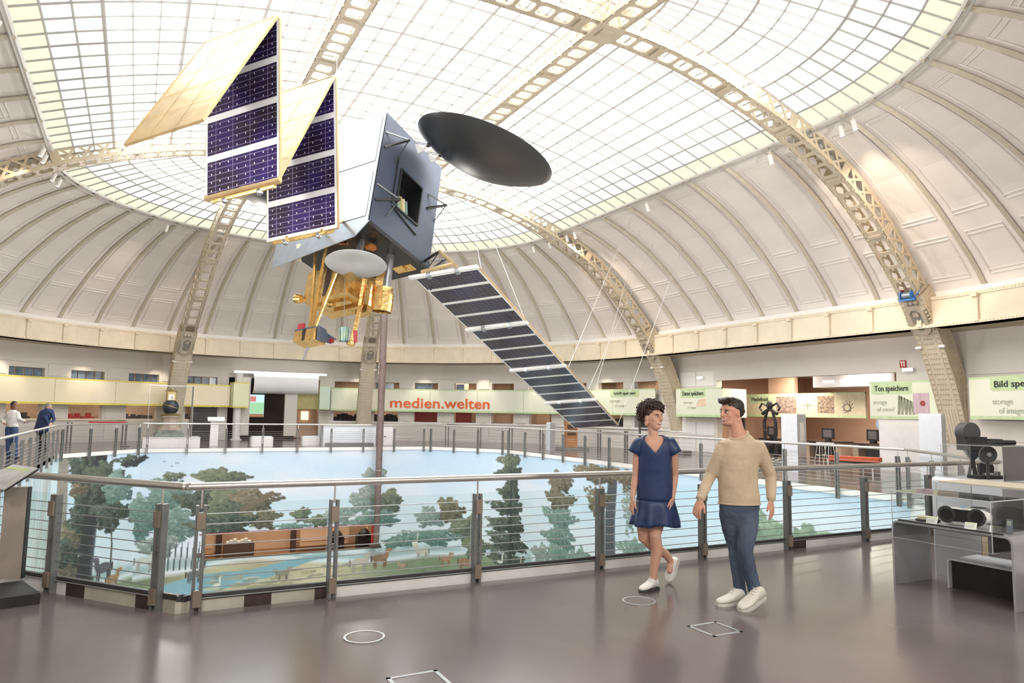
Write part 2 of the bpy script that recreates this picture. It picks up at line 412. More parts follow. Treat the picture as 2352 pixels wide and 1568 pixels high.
def rib(name, label, path, s0, s1, hw=.33, web=.5, cat='arch rib', legs=((0, 1),), group=None, skipx=()):
    root = struct(name, label, cat)
    if group: root['group'] = group
    l = path.l; th = .035
    sp = MB(); wl = [MB(), MB()]; ch = MB(); rv = MB()
    t = s0; k = 0
    while t < s1-.05:
        solid = (k % 5 == 3); ln = .27 if solid else .5; t2 = min(t+ln, s1)
        if t2-t < .2: solid = True
        p0, T0, N0 = path.frame(t); p1, T1, N1 = path.frame(t2); N = ((N0+N1)*.5).normalized(); T = (p1-p0).normalized()
        cs = [p0-l*hw, p1-l*hw, p1+l*hw, p0+l*hw]; c = (p0+p1)/2; half = (p1-p0).length/2
        if solid:
            sp.extr(cs, N*th); sp.bar(c-l*hw*.6-N*.02, c+l*hw*.6-N*.02, .09, .03, up=N)
        else:
            a, b = half*.80, hw*.60; cu = .33
            inn = [c+T*x+l*y for x, y in ((-a, -b*(1-cu)), (-a*(1-cu), -b), (a*(1-cu), -b), (a, -b*(1-cu)), (a, b*(1-cu)), (a*(1-cu), b), (-a*(1-cu), b), (-a, b*(1-cu)))]
            o8 = [cs[0], cs[0], cs[1], cs[1], cs[2], cs[2], cs[3], cs[3]]
            for dz in (0, th):
                vs = [p+N*dz for p in cs]+[p+N*dz for p in inn]
                F = [(0, 4, 11), (0, 5, 4), (0, 1, 6, 5), (1, 7, 6), (1, 8, 7), (1, 2, 8), (2, 9, 8), (2, 3, 10, 9), (3, 11, 10), (3, 0, 11)] if False else \
                    [(0, 11, 4), (0, 4, 5), (0, 5, 6, 1), (1, 6, 7), (1, 7, 8, 2), (2, 8, 9), (2, 9, 10, 3), (3, 10, 11), (3, 11, 0)]
                F = [(0, 4, 5), (0, 5, 6, 1), (1, 6, 7), (1, 7, 8, 2), (2, 8, 9), (2, 9, 10, 3), (3, 10, 11), (3, 11, 4, 0)]
                sp.add(vs, F if dz else [f[::-1] for f in F])
            vs = inn+[p+N*th for p in inn]; sp.add(vs, [(i, (i+1) % 8, 8+(i+1) % 8, 8+i) for i in range(8)])
            vs = cs+[p+N*th for p in cs]; sp.add(vs, [(3, 0, 4, 7), (1, 2, 6, 5)])
        for sd in (0, 1):
            o = l*(hw*(1 if sd else -1))*.97; W = N*web
            if solid or (k % 5 == 4 and t2 < s1 and False):
                wl[sd].extr([p0+o, p1+o, p1+o+W, p0+o+W], l*(.02 if sd == 0 else -.02))
            else:
                wl[sd].bar(p0+o, p1+o+W, .02, .07, up=T.cross(l)); wl[sd].bar(p1+o, p0+o+W, .02, .07, up=T.cross(l))
                wl[sd].obox((p0+p1)/2+o+W/2, T*.05, l*.016, N*.05)
            ch.bar(p0+o+N*(web-.04), p1+o+N*(web-.04), .03, .1, up=N); ch.bar(p0+o+N*.05, p1+o+N*.05, .03, .1, up=N)
            for e in (.2, .8):
                q = lerp(p0, p1, e)+l*(hw*.86*(1 if sd else -1))-N*.008; rv.obox(q, T*.018, l*.018, N*.012)
        t = t2; k += 1
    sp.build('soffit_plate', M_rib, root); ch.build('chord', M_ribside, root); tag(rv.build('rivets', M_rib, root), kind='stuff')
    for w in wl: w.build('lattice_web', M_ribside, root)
    return root
M_glassy = mat('grey_mirror_plate', (.42, .42, .40), .25, metal=.4)
M_leg = mat('front_lit_leg_beige', (.66, .585, .455), .5, var=.04, scale=3)  # rib beige lightened: front light on the legs put into the colour
def leg(root, path, s0, s1, hw=.37):
    """solid riveted foot of an arch, from the floor to the cartouche"""
    l = path.l; n = 14; m = MB(); sd = MB(); rv = MB(); ln = MB()
    P = [path.frame(lerp(s0, s1, k/n)) for k in range(n+1)]
    for (p, T, N), (p2, T2, N2) in zip(P, P[1:]):
        m.add([p-l*hw, p+l*hw, p2+l*hw, p2-l*hw], [(0, 1, 2, 3)])
        for s in (-1, 1):
            a, b = p+l*hw*s, p2+l*hw*s
            dA, dB = .62, .62; sd.add([a, b, b+N2*dB, a+N*dA], [(0, 1, 2, 3)])
        m.add([p-l*hw+N*.62, p+l*hw+N*.62, p2+l*hw+N2*.62, p2-l*hw+N2*.62], [(0, 3, 2, 1)])
    for s in (-1, 1): ln.tube([p+l*hw*.62*s-N*.004 for p, T, N in P], .012, 4); ln.tube([p+l*hw*s for p, T, N in P], .022, 4)
    for s in (-.36, -.12, .12, .36): ln.tube([p+l*hw*s-N*.004 for p, T, N in P[1:6]], .010, 4)
    m.build('leg_plate', M_leg, root); sd.build('leg_side', M_ribside, root); ln.build('leg_edge', M_leg, root)
    rows = 34
    for k in range(rows):
        t = lerp(s0+.25, s1-.15, k/(rows-1)); p, T, N = path.frame(t); low = k < rows*.34
        for f in ((-.9, -.74, .74, .9) if low else (-.9, -.74, -.42, -.2, .02, .24, .74, .9)): rv.obox(p+l*hw*(f+(.1 if k % 2 and abs(f) < .6 else 0))-N*.006, T*.018, l*.018, N*.014)
        for s in (-1, 1):
            for e in (.38, .5): rv.obox(p+l*hw*s*1.005+N*(e+.04*math.sin(k*.7)), T*.02, l*.012, N*.02)
    for s in (-1, 1):
        for k in range(6):
            t = lerp(s0+.6, s1-.4, k/5); t2 = lerp(s0+.6, s1-.4, (k+1)/5) if k < 5 else t; p, T, N = path.frame(t); p2, T2, N2 = path.frame(t2)
            if k < 5: ln2 = MB(); ln2.bar(p+l*hw*s*1.01+N*(.06 if k % 2 else .34), p2+l*hw*s*1.01+N2*(.34 if k % 2 else .06), .03, .05, up=N); ln2.build('brace', M_ribside, root)
    tag(rv.build('leg_rivets', M_rib, root), kind='stuff')
def cartouche(root, path, t, k=1.0):
    p, T, N = path.frame(t); l = path.l; n = -N; p = p+n*.02
    def oc(a, b, cu, e): return [p+n*e+T*x+l*y for x, y in ((-a, -b*(1-cu)), (-a*(1-cu*.6), -b), (a*(1-cu*.6), -b), (a, -b*(1-cu)), (a, b*(1-cu)), (a*(1-cu*.6), b), (-a*(1-cu*.6), b), (-a, b*(1-cu)))]
    m = MB(); A, B, C, D = oc(.52, .31, .55, 0), oc(.50, .29, .55, .1), oc(.36, .17, .6, .1), oc(.34, .15, .6, .03)
    for X, Y in ((A, B), (B, C), (C, D)): m.add(X+Y, [(i, (i+1) % 8, 8+(i+1) % 8, 8+i) for i in range(8)])
    m.build('cartouche_frame', M_rib, root)
    g = MB(); g.add(D, [tuple(range(8))]); g.build('cartouche_plate', M_glassy, root)
    b = MB(); b.obox(p+n*.05+T*.2, T*.07, l*.09, n*.03); b.bar(p+n*.045-T*.3, p+n*.045+T*.15, .015, .02, up=n); b.build('cartouche_relief', M_rib, root)
    r = MB()
    for s in (-1, 1):
        for i in range(7): r.ball(p+n*.04+T*(-.34+i*.115)+l*s*(.355-.012*abs(i-2)), .048, n=6, m=4)
    for x in (-.14, 0, .14): r.ball(p+n*.05+T*.60+l*x, .075, n=8, m=5)
    r.build('cartouche_beads', M_rib, root)
    for s in (-1, 1):
        q = p-T*.95+l*s*.36+n*.05; w = MB(); w.cyl(q-l*.09, q+l*.09, .045, 10); w.build('small_lamp', M_white, root)
full = [(-x, z) for x, z in PROF]+[(x, z) for x, z in PROF[::-1]][1:]
for y, lab in ((-CY, 'nearer cream steel lattice arch crossing the hall above the couple'), (CY, 'farther cream steel lattice arch crossing the hall behind the satellite')):
    P = Path((0, y, 0), (1, 0, 0), full); sc = solve_s(P, 4.74)
    r = rib('arch_rib', lab, P, sc+.75, P.L-sc-.75)
    P2 = Path((0, y, 0), (-1, 0, 0), full)
    for q in (P, P2): leg(r, q, 0, sc+.8); cartouche(r, q, sc)
FARP = [(0, 10.72), (3, 10.55), (5.2, 10.0), (6.9, 9.15), (8.3, 8.2), (9.55, 7.1), (10.8, 5.95), (12, 4.74), (12.75, 3.5), (13.35, 2.2), (13.75, 1.0), (14.0, 0)]
apse = []
for sx, sy, lab in ((-1, 1, 'slim lattice rib rising behind the ornate clock'), (1, 1, 'slim lattice rib rising beside the tall brown pole'), (-1, -1, 'lattice rib of the near vault end, camera side left'), (1, -1, 'lattice rib of the near vault end, camera side right')):
    o = V(2.7*sx, CY*sy, 0); e = V(4.6*sx, 18.33*sy, 0); d = (e-o).normalized()
    P = Path(o, d, FARP); sc = P.L-solve_s(Path(o, d, [(14.0-a, z) for a, z in FARP[::-1]]), 4.74)
    if sy < 0: continue                       # behind the photographer, out of every view
    r = rib('apse_rib', lab, P, .35, sc-.75); R2 = Path(o+d*14.0, -d, [(14.0-a, z) for a, z in FARP[::-1]]); s2 = solve_s(R2, 4.74)
    leg(r, R2, 0, s2+.8); cartouche(r, R2, s2)
for sx, lab in ((-1, 'straight lattice rib along the laylight behind the solar panels'), (1, 'straight lattice rib along the laylight above the big black dish')):
    P = Path((2.7*sx, -CY-6, 0), (0, 1, 0), [(0, 10.0), (3, 10.5), (6, 10.7), (12.48, 10.76), (18.96, 10.7)])
    rib('long_rib', lab, P, .2, P.L-.35)
cb = MB()
for sx in (-1, 1):
    for sy in (-1, 1):
        cb = MB(); cb.obox((2.7*sx, CY*sy, 10.69), (.36, 0, 0), (0, .36, 0), (0, 0, .03)); cb.obox((2.7*sx, CY*sy, 10.65), (.17, 0, 0), (0, .17, 0), (0, 0, .02)); tag(cb.build('trim_2', M_rib), 'square steel node plate where two lattice ribs cross', kind='structure')

# spots added to brighten the vault, most near the arch feet's small lamps
for x, y, tx, ty in ((14.1, -CY, -10, -3), (14.1, CY, -10, 4), (-14.1, -CY, 11, -2), (-14.1, CY, 11, 3), (4.6, 18.1, 3, -12), (-4.6, 18.1, -3, -12), (4.6, -18.1, 7, 12), (-4.6, -18.1, -5, 13), (-12.5, -13.2, 12.5, 0), (12.5, -13.2, -8, 12)):
    add_light('vault_fill_spot', 'SPOT', (x, y, 4.0), 1200, (1, .94, .88), (tx, ty, 9.0), size=.5, angle=88, blend=.9)

we = MB()
for i in range(8):
    a, b = V(*OPEN[i], 0), V(*OPEN[(i+1) % 8], 0); n = (b-a).cross(V(0, 0, 1)).normalized(); we.extr([a+V(0, 0, -.002), b+V(0, 0, -.002), b+V(0, 0, -.15), a+V(0, 0, -.15)], n*.02)
tag(we.build('trim_5', M_white), 'white floor edge strip all round the well', kind='structure')
# ================================================================= mural round the well
POLY = [V(-9.03, -9.6, 0), V(-9.03, 10.02, 0), V(-6.32, 13.44, 0), V(6.22, 13.44, 0), V(8.84, 9.92, 0), V(8.84, -9.6, 0)]
SEG = [(POLY[i+1]-POLY[i]).length for i in range(5)]; CUM = [0]+list(np.cumsum(SEG))
UTOT = CUM[-1]; ZT, ZB = -.14, -6.42
NU, NV = 1900, 190
def paint():
    """a generic painted landscape: pale sky, groves, a stream and grazing animals"""
    rng = np.random.default_rng(3)
    U = np.linspace(0, UTOT, NU); Z = np.linspace(ZT, ZB, NV); uu, zz = np.meshgrid(U, Z)
    def fbm(su, sz, seed, octv=4):
        r = np.random.default_rng(seed); out = np.zeros_like(uu); amp = 1; tot = 0
        for o in range(octv):
            gw, gh = int(UTOT*su*2**o)+3, int(7*sz*2**o)+3; g = r.random((gh, gw))
            x = uu/UTOT*(gw-2); y = (zz-ZB)/(ZT-ZB)*(gh-2); xi = x.astype(int); yi = y.astype(int); fx = x-xi; fy = y-yi; fx = fx*fx*(3-2*fx); fy = fy*fy*(3-2*fy)
            out += amp*((g[yi, xi]*(1-fx)+g[yi, xi+1]*fx)*(1-fy)+(g[yi+1, xi]*(1-fx)+g[yi+1, xi+1]*fx)*fy); tot += amp; amp *= .5
        return out/tot
    d = (zz-ZB)/(ZT-ZB)                       # 1 top .. 0 bottom
    sky = np.stack([lerp(.90, .60, d), lerp(.92, .78, d), lerp(.95, .96, d)], -1)
    cl = np.clip((fbm(.18, .5, 1)-.5)*4, 0, 1)[..., None]; img = sky*(1-cl*.75)+np.array([.86, .88, .93])*cl*.75
    def splat(cu, cz, ru, rz, col, a=1.0):
        i0, i1 = np.searchsorted(U, (cu-ru, cu+ru)); j0 = int((ZT-(cz+rz))/(ZT-ZB)*(NV-1)); j1 = int((ZT-(cz-rz))/(ZT-ZB)*(NV-1))+2
        j0 = max(j0, 0); j1 = min(j1, NV)
        if i1 <= i0 or j1 <= j0: return
        s = np.clip(1.25-((uu[j0:j1, i0:i1]-cu)/ru)**2-((zz[j0:j1, i0:i1]-cz)/rz)**2, 0, 1)[..., None]; s = np.clip(s*2, 0, 1)*a
        img[j0:j1, i0:i1] = img[j0:j1, i0:i1]*(1-s)+np.array(col)*s
    # ground
    gl = -5.0+.25*np.sin(uu*.5)+.35*(fbm(.3, .3, 5)-.5)+np.where(uu < 24, .2, 0)+np.where(uu > 44, -.2-(uu-44)*.08, 0)
    gm = np.clip((gl-zz)*5, 0, 1)[..., None]; n1 = fbm(.9, 2.5, 6)[..., None]; sand = np.array([.62, .56, .40])*(.72+.5*n1); grass = np.array([.30, .36, .24])*(.7+.6*n1)
    sm = (1/(1+np.exp(-(uu-26.0)*2.2))*(1/(1+np.exp((uu-33.5)*1.6))))[..., None]; img = img*(1-gm)+(sand*sm+grass*(1-sm))*gm
    # distant blue-green haze of woods
    hz = np.clip((gl+.55+.5*(fbm(1.2, 1, 9)-.5)*2-zz)*3, 0, 1)*np.clip((zz-gl)*6, 0, 1)*np.where(uu > 52, 0, 1); hz = hz[..., None]*.75; img = img*(1-hz)+np.array([.36, .50, .50])*hz
    # stream
    for k in range(260):
        t = k/259; cu = lerp(25.6, 31.6, t); splat(cu, lerp(-6.0, -4.95, t**.8)+.08*math.sin(t*9), lerp(1.0, .25, t), lerp(.42, .07, t), np.array([.30, .50, .58])*rng.uniform(.92, 1.08), .6)
    for k in range(70):
        splat(rng.uniform(27, 33), rng.uniform(-6.35, -5.3), rng.uniform(.1, .45), rng.uniform(.03, .1), np.array(random.choice([(.33, .32, .24), (.70, .64, .48), (.45, .42, .30)])), .7)
    def crown(cu, cz, ru, rz, cols, n, leaf=.10, hole=.0):
        ph = rng.uniform(0, 6.28, 4)
        for k in range(int(n*3.6)):
            a = rng.uniform(0, 2*math.pi); r = math.sqrt(rng.random())*(.86+.16*math.sin(3*a+ph[0])+.12*math.sin(5*a+ph[1])+.10*math.sin(9*a+ph[2])+.06*math.sin(17*a+ph[3])); x = cu+ru*r*math.cos(a)*(1+.15*math.sin(3*a)); z = cz+rz*r*math.sin(a)
            lit = .42+.5*math.sin(a)*r*.7-.25*(x-cu)/ru+rng.normal(0, .22); lit = min(1, max(0, lit)); c = (np.array(cols[0])*(1-lit)+np.array(cols[1])*lit); c = (c*.8+c.mean()*.2)*.80
            s = leaf*.58*rng.uniform(.5, 1.5); splat(x, z, s*1.2, s*.7, c*rng.uniform(.85, 1.15), .85)
    def trunk(pts, w0, w1, col):
        P = np.array(pts); m = 60
        for k in range(m):
            t = k/(m-1)*(len(P)-1); i = min(int(t), len(P)-2); q = P[i]+(P[i+1]-P[i])*(t-i); splat(q[0], q[1], lerp(w0, w1, k/(m-1)), .12, np.array(col)*rng.uniform(.9, 1.1), .9)
    DK, MID, TEAL, PALE, OLV = ((.06, .08, .08), (.24, .30, .22)), ((.12, .17, .14), (.40, .44, .28)), ((.14, .27, .26), (.40, .58, .50)), ((.25, .35, .35), (.55, .64, .58)), ((.14, .13, .10), (.46, .40, .26))
    # pale cascade and cliff on the left flank
    for k in range(900):
        u = rng.uniform(4, 20.4); splat(u, rng.uniform(ZB, ZT), rng.uniform(.04, .16), rng.uniform(.3, 1.2), np.array(random.choice([(.62, .74, .76), (.45, .60, .60), (.74, .78, .74), (.56, .54, .46), (.36, .46, .46)])), .5)
    trunk([(20.3, ZB), (20.2, -3), (20.1, ZT)], .28, .24, (.34, .33, .29))
    for cz in np.linspace(-5.7, -.4, 16): crown(20.9+.35*math.sin(cz*2)+(.5 if cz > -2 else 0), cz, .8, .5, OLV if rng.random() < .35 else DK, 120, .10)
    trunk([(21.4, -5.4), (21.6, -2), (21.9, -.2)], .42, .30, (.07, .07, .08))
    crown(22.1, -1.2, 1.0, .9, DK, 360); crown(22.9, -1.5, .9, .7, TEAL, 320); crown(23.4, -.45, .8, .25, DK, 130, .07); crown(22.6, -2.5, 1.0, .6, DK, 260)
    trunk([(23.2, -.6), (23.9, -.55), (24.2, -.35)], .06, .03, (.08, .09, .09))
    trunk([(22.75, -5.0), (22.75, -3.6), (22.6, -2.6)], .05, .03, (.14, .16, .15))
    crown(24.3, -2.7, .75, .9, TEAL, 380); crown(25.1, -2.0, .9, .8, TEAL, 380); crown(25.5, -3.2, .9, .8, TEAL, 320); crown(24.9, -4.0, .8, .5, PALE, 150); crown(25.3, -1.15, .45, .2, MID, 70, .06)
    for u in np.linspace(24.6, 26.4, 9): trunk([(u, -4.9), (u+.05, -4.0)], .03, .025, (.13, .17, .17))
    trunk([(26.6, -4.9), (26.7, -3), (26.9, -1.6)], .13, .08, (.12, .14, .13))
    crown(27.1, -1.35, 1.0, .55, MID, 420); crown(26.6, -2.2, 1.1, .7, DK, 420); crown(27.6, -2.4, 1.1, .8, MID, 460); crown(28.6, -2.3, 1.0, .6, OLV, 330, .085); crown(28.9, -3.1, .8, .45, OLV, 220, .085); crown(27.4, -3.3, 1.3, .5, DK, 300)
    trunk([(28.0, -2.7), (28.8, -2.3), (29.3, -2.0)], .05, .03, (.25, .2, .16))
    crown(30.6, -3.0, .42, .35, MID, 160, .07); crown(31.4, -3.3, .55, .3, MID, 160, .07); crown(30.2, -3.5, .8, .16, TEAL, 110, .07); crown(32.3, -3.2, .7, .45, PALE, 200, .08)
    crown(33.9, -1.5, .55, .55, PALE, 230, .08); crown(33.6, -2.5, 1.0, .6, PALE, 360); crown(34.6, -2.6, .8, .55, MID, 240); crown(34.0, -3.4, 1.3, .4, TEAL, 280)
    crown(36.8, -3.4, .9, .5, PALE, 220); crown(37.9, -3.0, .75, .65, OLV, 260); crown(38.8, -3.8, .9, .7, MID, 300); crown(37.0, -4.3, 1.5, .4, TEAL, 260); crown(39.3, -4.6, .7, .6, MID, 200); crown(35.3, -4.5, 1.0, .3, TEAL, 160)
    for cz, w in ((-.6, .75), (-1.2, .9), (-1.9, .85), (-2.6, 1.25), (-3.4, 1.45), (-4.2, 1.5), (-5.0, 1.45)): crown(41.3, cz, w, .5, DK if cz < -1 else MID, 260, .11)
    trunk([(41.3, -6), (41.3, -1)], .14, .07, (.08, .09, .09))
    for cz, w in ((-1.1, 1.0), (-1.8, 1.1), (-2.5, 1.3), (-3.3, 1.3), (-4.0, .9)): crown(45.5, cz, w, .45, TEAL if cz < -2 else OLV, 190, .11)
    crown(44.2, -4.2, .9, .5, PALE, 120); crown(47.0, -4.0, 1.0, .6, TEAL, 140)
    trunk([(49.0, -4.5), (49.0, -2), (49.2, -.3)], .35, .28, (.13, .14, .16)); crown(48.3, -.5, 1.6, .35, OLV, 260, .10); crown(50.3, -.55, 1.4, .4, OLV, 200, .10); crown(48.2, -1.5, .8, .6, OLV, 150, .10); crown(50.2, -1.6, .5, .9, PALE, 90, .08)
    crown(50.5, -3.0, .9, .5, TEAL, 150)
    for u, z, w, h in ((55.9, -1.35, .75, .6), (56.7, -1.5, .7, .45), (57.6, -1.35, .4, .3), (58.2, -1.35, .3, .2)): crown(u, z, w, h, ((.22, .36, .28), (.50, .64, .46)), 240, .09)
    # animals: a few simple grazing horses and water birds
    def beast(u, z, s, c, flip=1):
        c = np.array(c); splat(u, z+.42*s, .42*s, .2*s, c); splat(u+.36*s*flip, z+.62*s, .13*s, .24*s, c); splat(u+.5*s*flip, z+.8*s, .16*s, .09*s, c*1.1)
        for e in (-.3, -.2, .22, .32): splat(u+e*s, z+.14*s, .05*s, .26*s, c*.7)
        splat(u-.45*s*flip, z+.4*s, .05*s, .2*s, c*.5)
    for u, z, s, c, fl_ in ((22.4, -4.85, 1.0, (.17, .17, .19), -1), (22.9, -5.3, .8, (.45, .30, .18), 1), (24.4, -4.85, .8, (.70, .72, .70), 1), (33.3, -5.7, .95, (.62, .56, .48), 1), (34.3, -5.55, .9, (.42, .27, .18), 1), (36.4, -5.35, .8, (.66, .62, .55), -1), (37.7, -5.55, .7, (.50, .33, .22), 1), (38.8, -5.7, .9, (.40, .26, .18), 1), (26.3, -5.5, .7, (.20, .22, .24), 1), (29.9, -5.75, .6, (.36, .32, .26), 1), (35.4, -5.8, .5, (.52, .40, .30), -1)): beast(u, z, s, c, fl_)
    for u, z in ((27.2, -5.75), (36.0, -4.6), (43.2, -4.9), (42.2, -5.0), (40.6, -5.1)):
        splat(u, z, .16, .07, (.82, .83, .80)); splat(u+.12, z+.2, .03, .18, (.82, .83, .80)); splat(u+.16, z+.38, .05, .04, (.82, .80, .74))
    for u, z in ((24.9, -.55), (25.2, -.75), (25.4, -.6), (46.4, -1.6), (46.9, -1.5)): splat(u, z, .09, .015, (.25, .3, .36))
    img *= .97+.06*rng.random((NV, NU, 1)); return np.clip(img, .015, .96)**1.12*.88
IMG = paint()
def mural_pt(u, z):
    i = 0
    while i < 4 and u > CUM[i+1]+1e-9: i += 1
    p = POLY[i]+(POLY[i+1]-POLY[i])*((u-CUM[i])/SEG[i]); return (p.x, p.y, z)
SLOT = (26.65, 34.12, -4.66, -3.62)
Ul = np.linspace(0, UTOT, NU); Zl = np.linspace(ZT, ZB, NV)
def snap(arr, v): arr[np.argmin(np.abs(arr-v))] = v
for c in CUM[1:-1]+[SLOT[0], SLOT[1]]: snap(Ul, c)
snap(Zl, SLOT[2]); snap(Zl, SLOT[3])
co = np.array([mural_pt(u, 0) for u in Ul]); vv = np.zeros((NV, NU, 3)); vv[:, :, :2] = co[None, :, :2]; vv[:, :, 2] = Zl[:, None]
jj, ii = np.meshgrid(np.arange(NV-1), np.arange(NU-1), indexing='ij')
uc = (Ul[:-1]+Ul[1:])/2; zc = (Zl[:-1]+Zl[1:])/2
keep = ~((uc[None, :] > SLOT[0]) & (uc[None, :] < SLOT[1]) & (zc[:, None] > SLOT[2]) & (zc[:, None] < SLOT[3]))
q = np.stack([jj*NU+ii, jj*NU+ii+1, (jj+1)*NU+ii+1, (jj+1)*NU+ii], -1)[keep]
me = bpy.data.meshes.new('mural'); me.vertices.add(NU*NV); me.vertices.foreach_set('co', vv.reshape(-1)); nq = len(q)
me.loops.add(nq*4); me.loops.foreach_set('vertex_index', q.reshape(-1).astype(np.int32)); me.polygons.add(nq); me.polygons.foreach_set('loop_start', np.arange(0, nq*4, 4, dtype=np.int32))
me.update(calc_edges=True); cat_ = me.color_attributes.new('print', 'FLOAT_COLOR', 'POINT')
cat_.data.foreach_set('color', np.concatenate([IMG, np.ones((NV, NU, 1))], -1).reshape(-1).astype(np.float32)); me.materials.append(attrmat('printed_mural', .55, .25))
mo = link('wall_mural', me); tag(mo, 'curving landscape mural of trees, stream and animals lining the well', kind='structure')
m = MB()
for i in range(5): m.extr([POLY[i]+V(0, 0, -.015), POLY[i+1]+V(0, 0, -.015), POLY[i+1]+V(0, 0, -.15), POLY[i]+V(0, 0, -.15)], V(0, 0, 0)+((POLY[i+1]-POLY[i]).cross(V(0, 0, 1)).normalized()*.03))
m.build('top_edge', M_white, mo)
M_kerbdark = mat('grey_brown_kerb_front', (.13, .12, .11), .5)
kb = [MB(), MB()]
inn = [(-8.5, 0), (-8.5, 9.4), (-6.1, 12.55), (0, 12.0), (6.0, 12.6), (8.3, 9.5), (8.3, 0)]
for a, b in zip(inn, inn[1:]):
    A, B = V(*a, 0), V(*b, 0); n = (B-A).cross(V(0, 0, -1)).normalized(); kb[0].extr([A+V(0, 0, -6.12), B+V(0, 0, -6.12), B+n*1.6+V(0, 0, -6.12), A+n*1.6+V(0, 0, -6.12)], (0, 0, -.05)); kb[1].extr([A+V(0, 0, -6.17), B+V(0, 0, -6.17), B+V(0, 0, -6.45), A+V(0, 0, -6.45)], n*.05)
k0 = kb[0].build('trim_3', M_white); tag(k0, 'white ledge running along the foot of the mural', kind='structure'); kb[1].build('ledge_front', M_kerbdark, k0)
# lower room behind the slot
lr = struct('wall_lower', 'warm peach room seen through the slot cut in the mural', 'room')
m = MB(); m.add([(-6, 13.5, -5.3), (6, 13.5, -5.3), (6, 22, -5.3), (-6, 22, -5.3)], [(0, 1, 2, 3)]); m.build('room_floor', mat('lower_parquet', (.26, .12, .055), .3, var=.1, scale=3, stretch=(1, 8, 1)), lr)
m = MB(); m.add([(-6, 18.5, -5.3), (6, 18.5, -5.3), (6, 18.5, -2), (-6, 18.5, -2)], [(0, 3, 2, 1)]); m.add([(-6, 13.5, -5.3), (-6, 18.5, -5.3), (-6, 18.5, -2), (-6, 13.5, -2)], [(0, 1, 2, 3)]); m.add([(6, 13.5, -5.3), (6, 18.5, -5.3), (6, 18.5, -2), (6, 13.5, -2)], [(0, 3, 2, 1)]); m.add([(-6, 13.5, -2), (6, 13.5, -2), (6, 18.5, -2), (-6, 18.5, -2)], [(0, 3, 2, 1)]); m.build('room_shell', M_peach, lr)
for x0, x1, y in ((-5.9, -3.0, 16.6), (1.0, 3.4, 16.8), (4.3, 5.3, 16.6)): m = MB(); m.box(x0, x1, y, y+.25, -5.0, -3.2); m.box(x0+.05, x1-.05, y-.02, y, -4.75, -4.72); m.build('hanging_partition', M_peach, lr)
for x in (-2.7, .75): m = MB(); m.box(x-.12, x+.12, 17.2, 17.5, -5.3, -2.0); m.build('brown_post', M_brown, lr)
m = MB(); m.box(-2.6, -1.3, 15.9, 16.5, -5.3, -4.5); m.build('display_box', mat('brown_box', (.14, .08, .06), .5), lr)
m = MB()
for k in range(7): m.box(-2.5+k*.16, -2.38+k*.16, 16.05, 16.35, -4.5, -4.44+.05*(k % 3)); 
m.build('paper_stack', M_white, lr)
for x in (2.6, 4.0): m = MB(); m.box(x-.35, x+.35, 16.0, 16.5, -5.3, -4.5); m.ball((x, 16.2, -4.5), .3, n=8, m=5); m.build('dark_exhibit', M_black, lr)
M_red = mat('signal_red', (.50, .03, .025), .45)
for x in (3.66,): m = MB(); m.box(x-.08, x+.16, 13.5, 13.62, -4.64, -3.6); m.build('red_jamb', M_red, lr)
for u0, u1, z in ((-3.9, 3.66, -3.60), (-3.9, 3.66, -4.68)): m = MB(); m.box(u0, u1, 13.43, 13.60, z-.02, z+.02); m.build('slot_edge', M_red if z > -4 else M_kerbdark, lr)
for x in (-3, 0.2, 3): add_light('lower_room_lamp', 'AREA', (x, 16, -2.1), 42, WARM, (x, 16, -6), size=1.2)
rp = MB(); rp.extr([(5.6, 1.9, -6.6), (5.6, 1.9, -3.55), (6.7, -.4, -4.6), (6.7, -.4, -6.6)], (.1, .05, 0)); tag(rp.build('red_exhibit_panel', mat('dark_red_panel', (.30, .03, .04), .4)), 'slanted dark red panel rising from the storey below', 'panel')
# ================================================================= gallery wall
def arc_box(m, a0, a1, z0, z1, R=RW, th=.3, cy=CY, step=2.6):
    n = max(1, int(abs(a1-a0)/step+.99)); A = [math.radians(lerp(a0, a1, k/n)) for k in range(n+1)]
    P = lambda r, a, z: (r*math.cos(a), cy+r*math.sin(a), z)
    for a, b in zip(A, A[1:]):
        vs = [P(R, a, z0), P(R, b, z0), P(R+th, b, z0), P(R+th, a, z0), P(R, a, z1), P(R, b, z1), P(R+th, b, z1), P(R+th, a, z1)]
        m.add(vs, [(0, 1, 5, 4), (1, 2, 6, 5), (2, 3, 7, 6), (3, 0, 4, 7), (4, 5, 6, 7), (3, 2, 1, 0)])
def ap(R, a, z, cy=CY): a = math.radians(a); return V(R*math.cos(a), cy+R*math.sin(a), z)
WINS = [(156, 150.3), (146.3, 140.6), (136.1, 130.2), (125.8, 120.1), (115.9, 110.5), (105.4, 99.8)]
WINS_R = [(76.8, 71.5), (68.5, 63.4), (60.1, 55.1), (51.5, 46.7), (43.3, 38.4), (34.8, 29.8), (27, 21.8), (19, 13.1), (10.4, 4.6)]
wf = struct('wall_far', 'pale gallery wall with strip windows and display niches round the far end', 'wall')
M_blueglass = mat('blue_grey_window', (.16, .22, .30), .15, spec=.8, var=.25, scale=3)
M_nicheb = mat('niche_brown', (.30, .20, .13), .7)
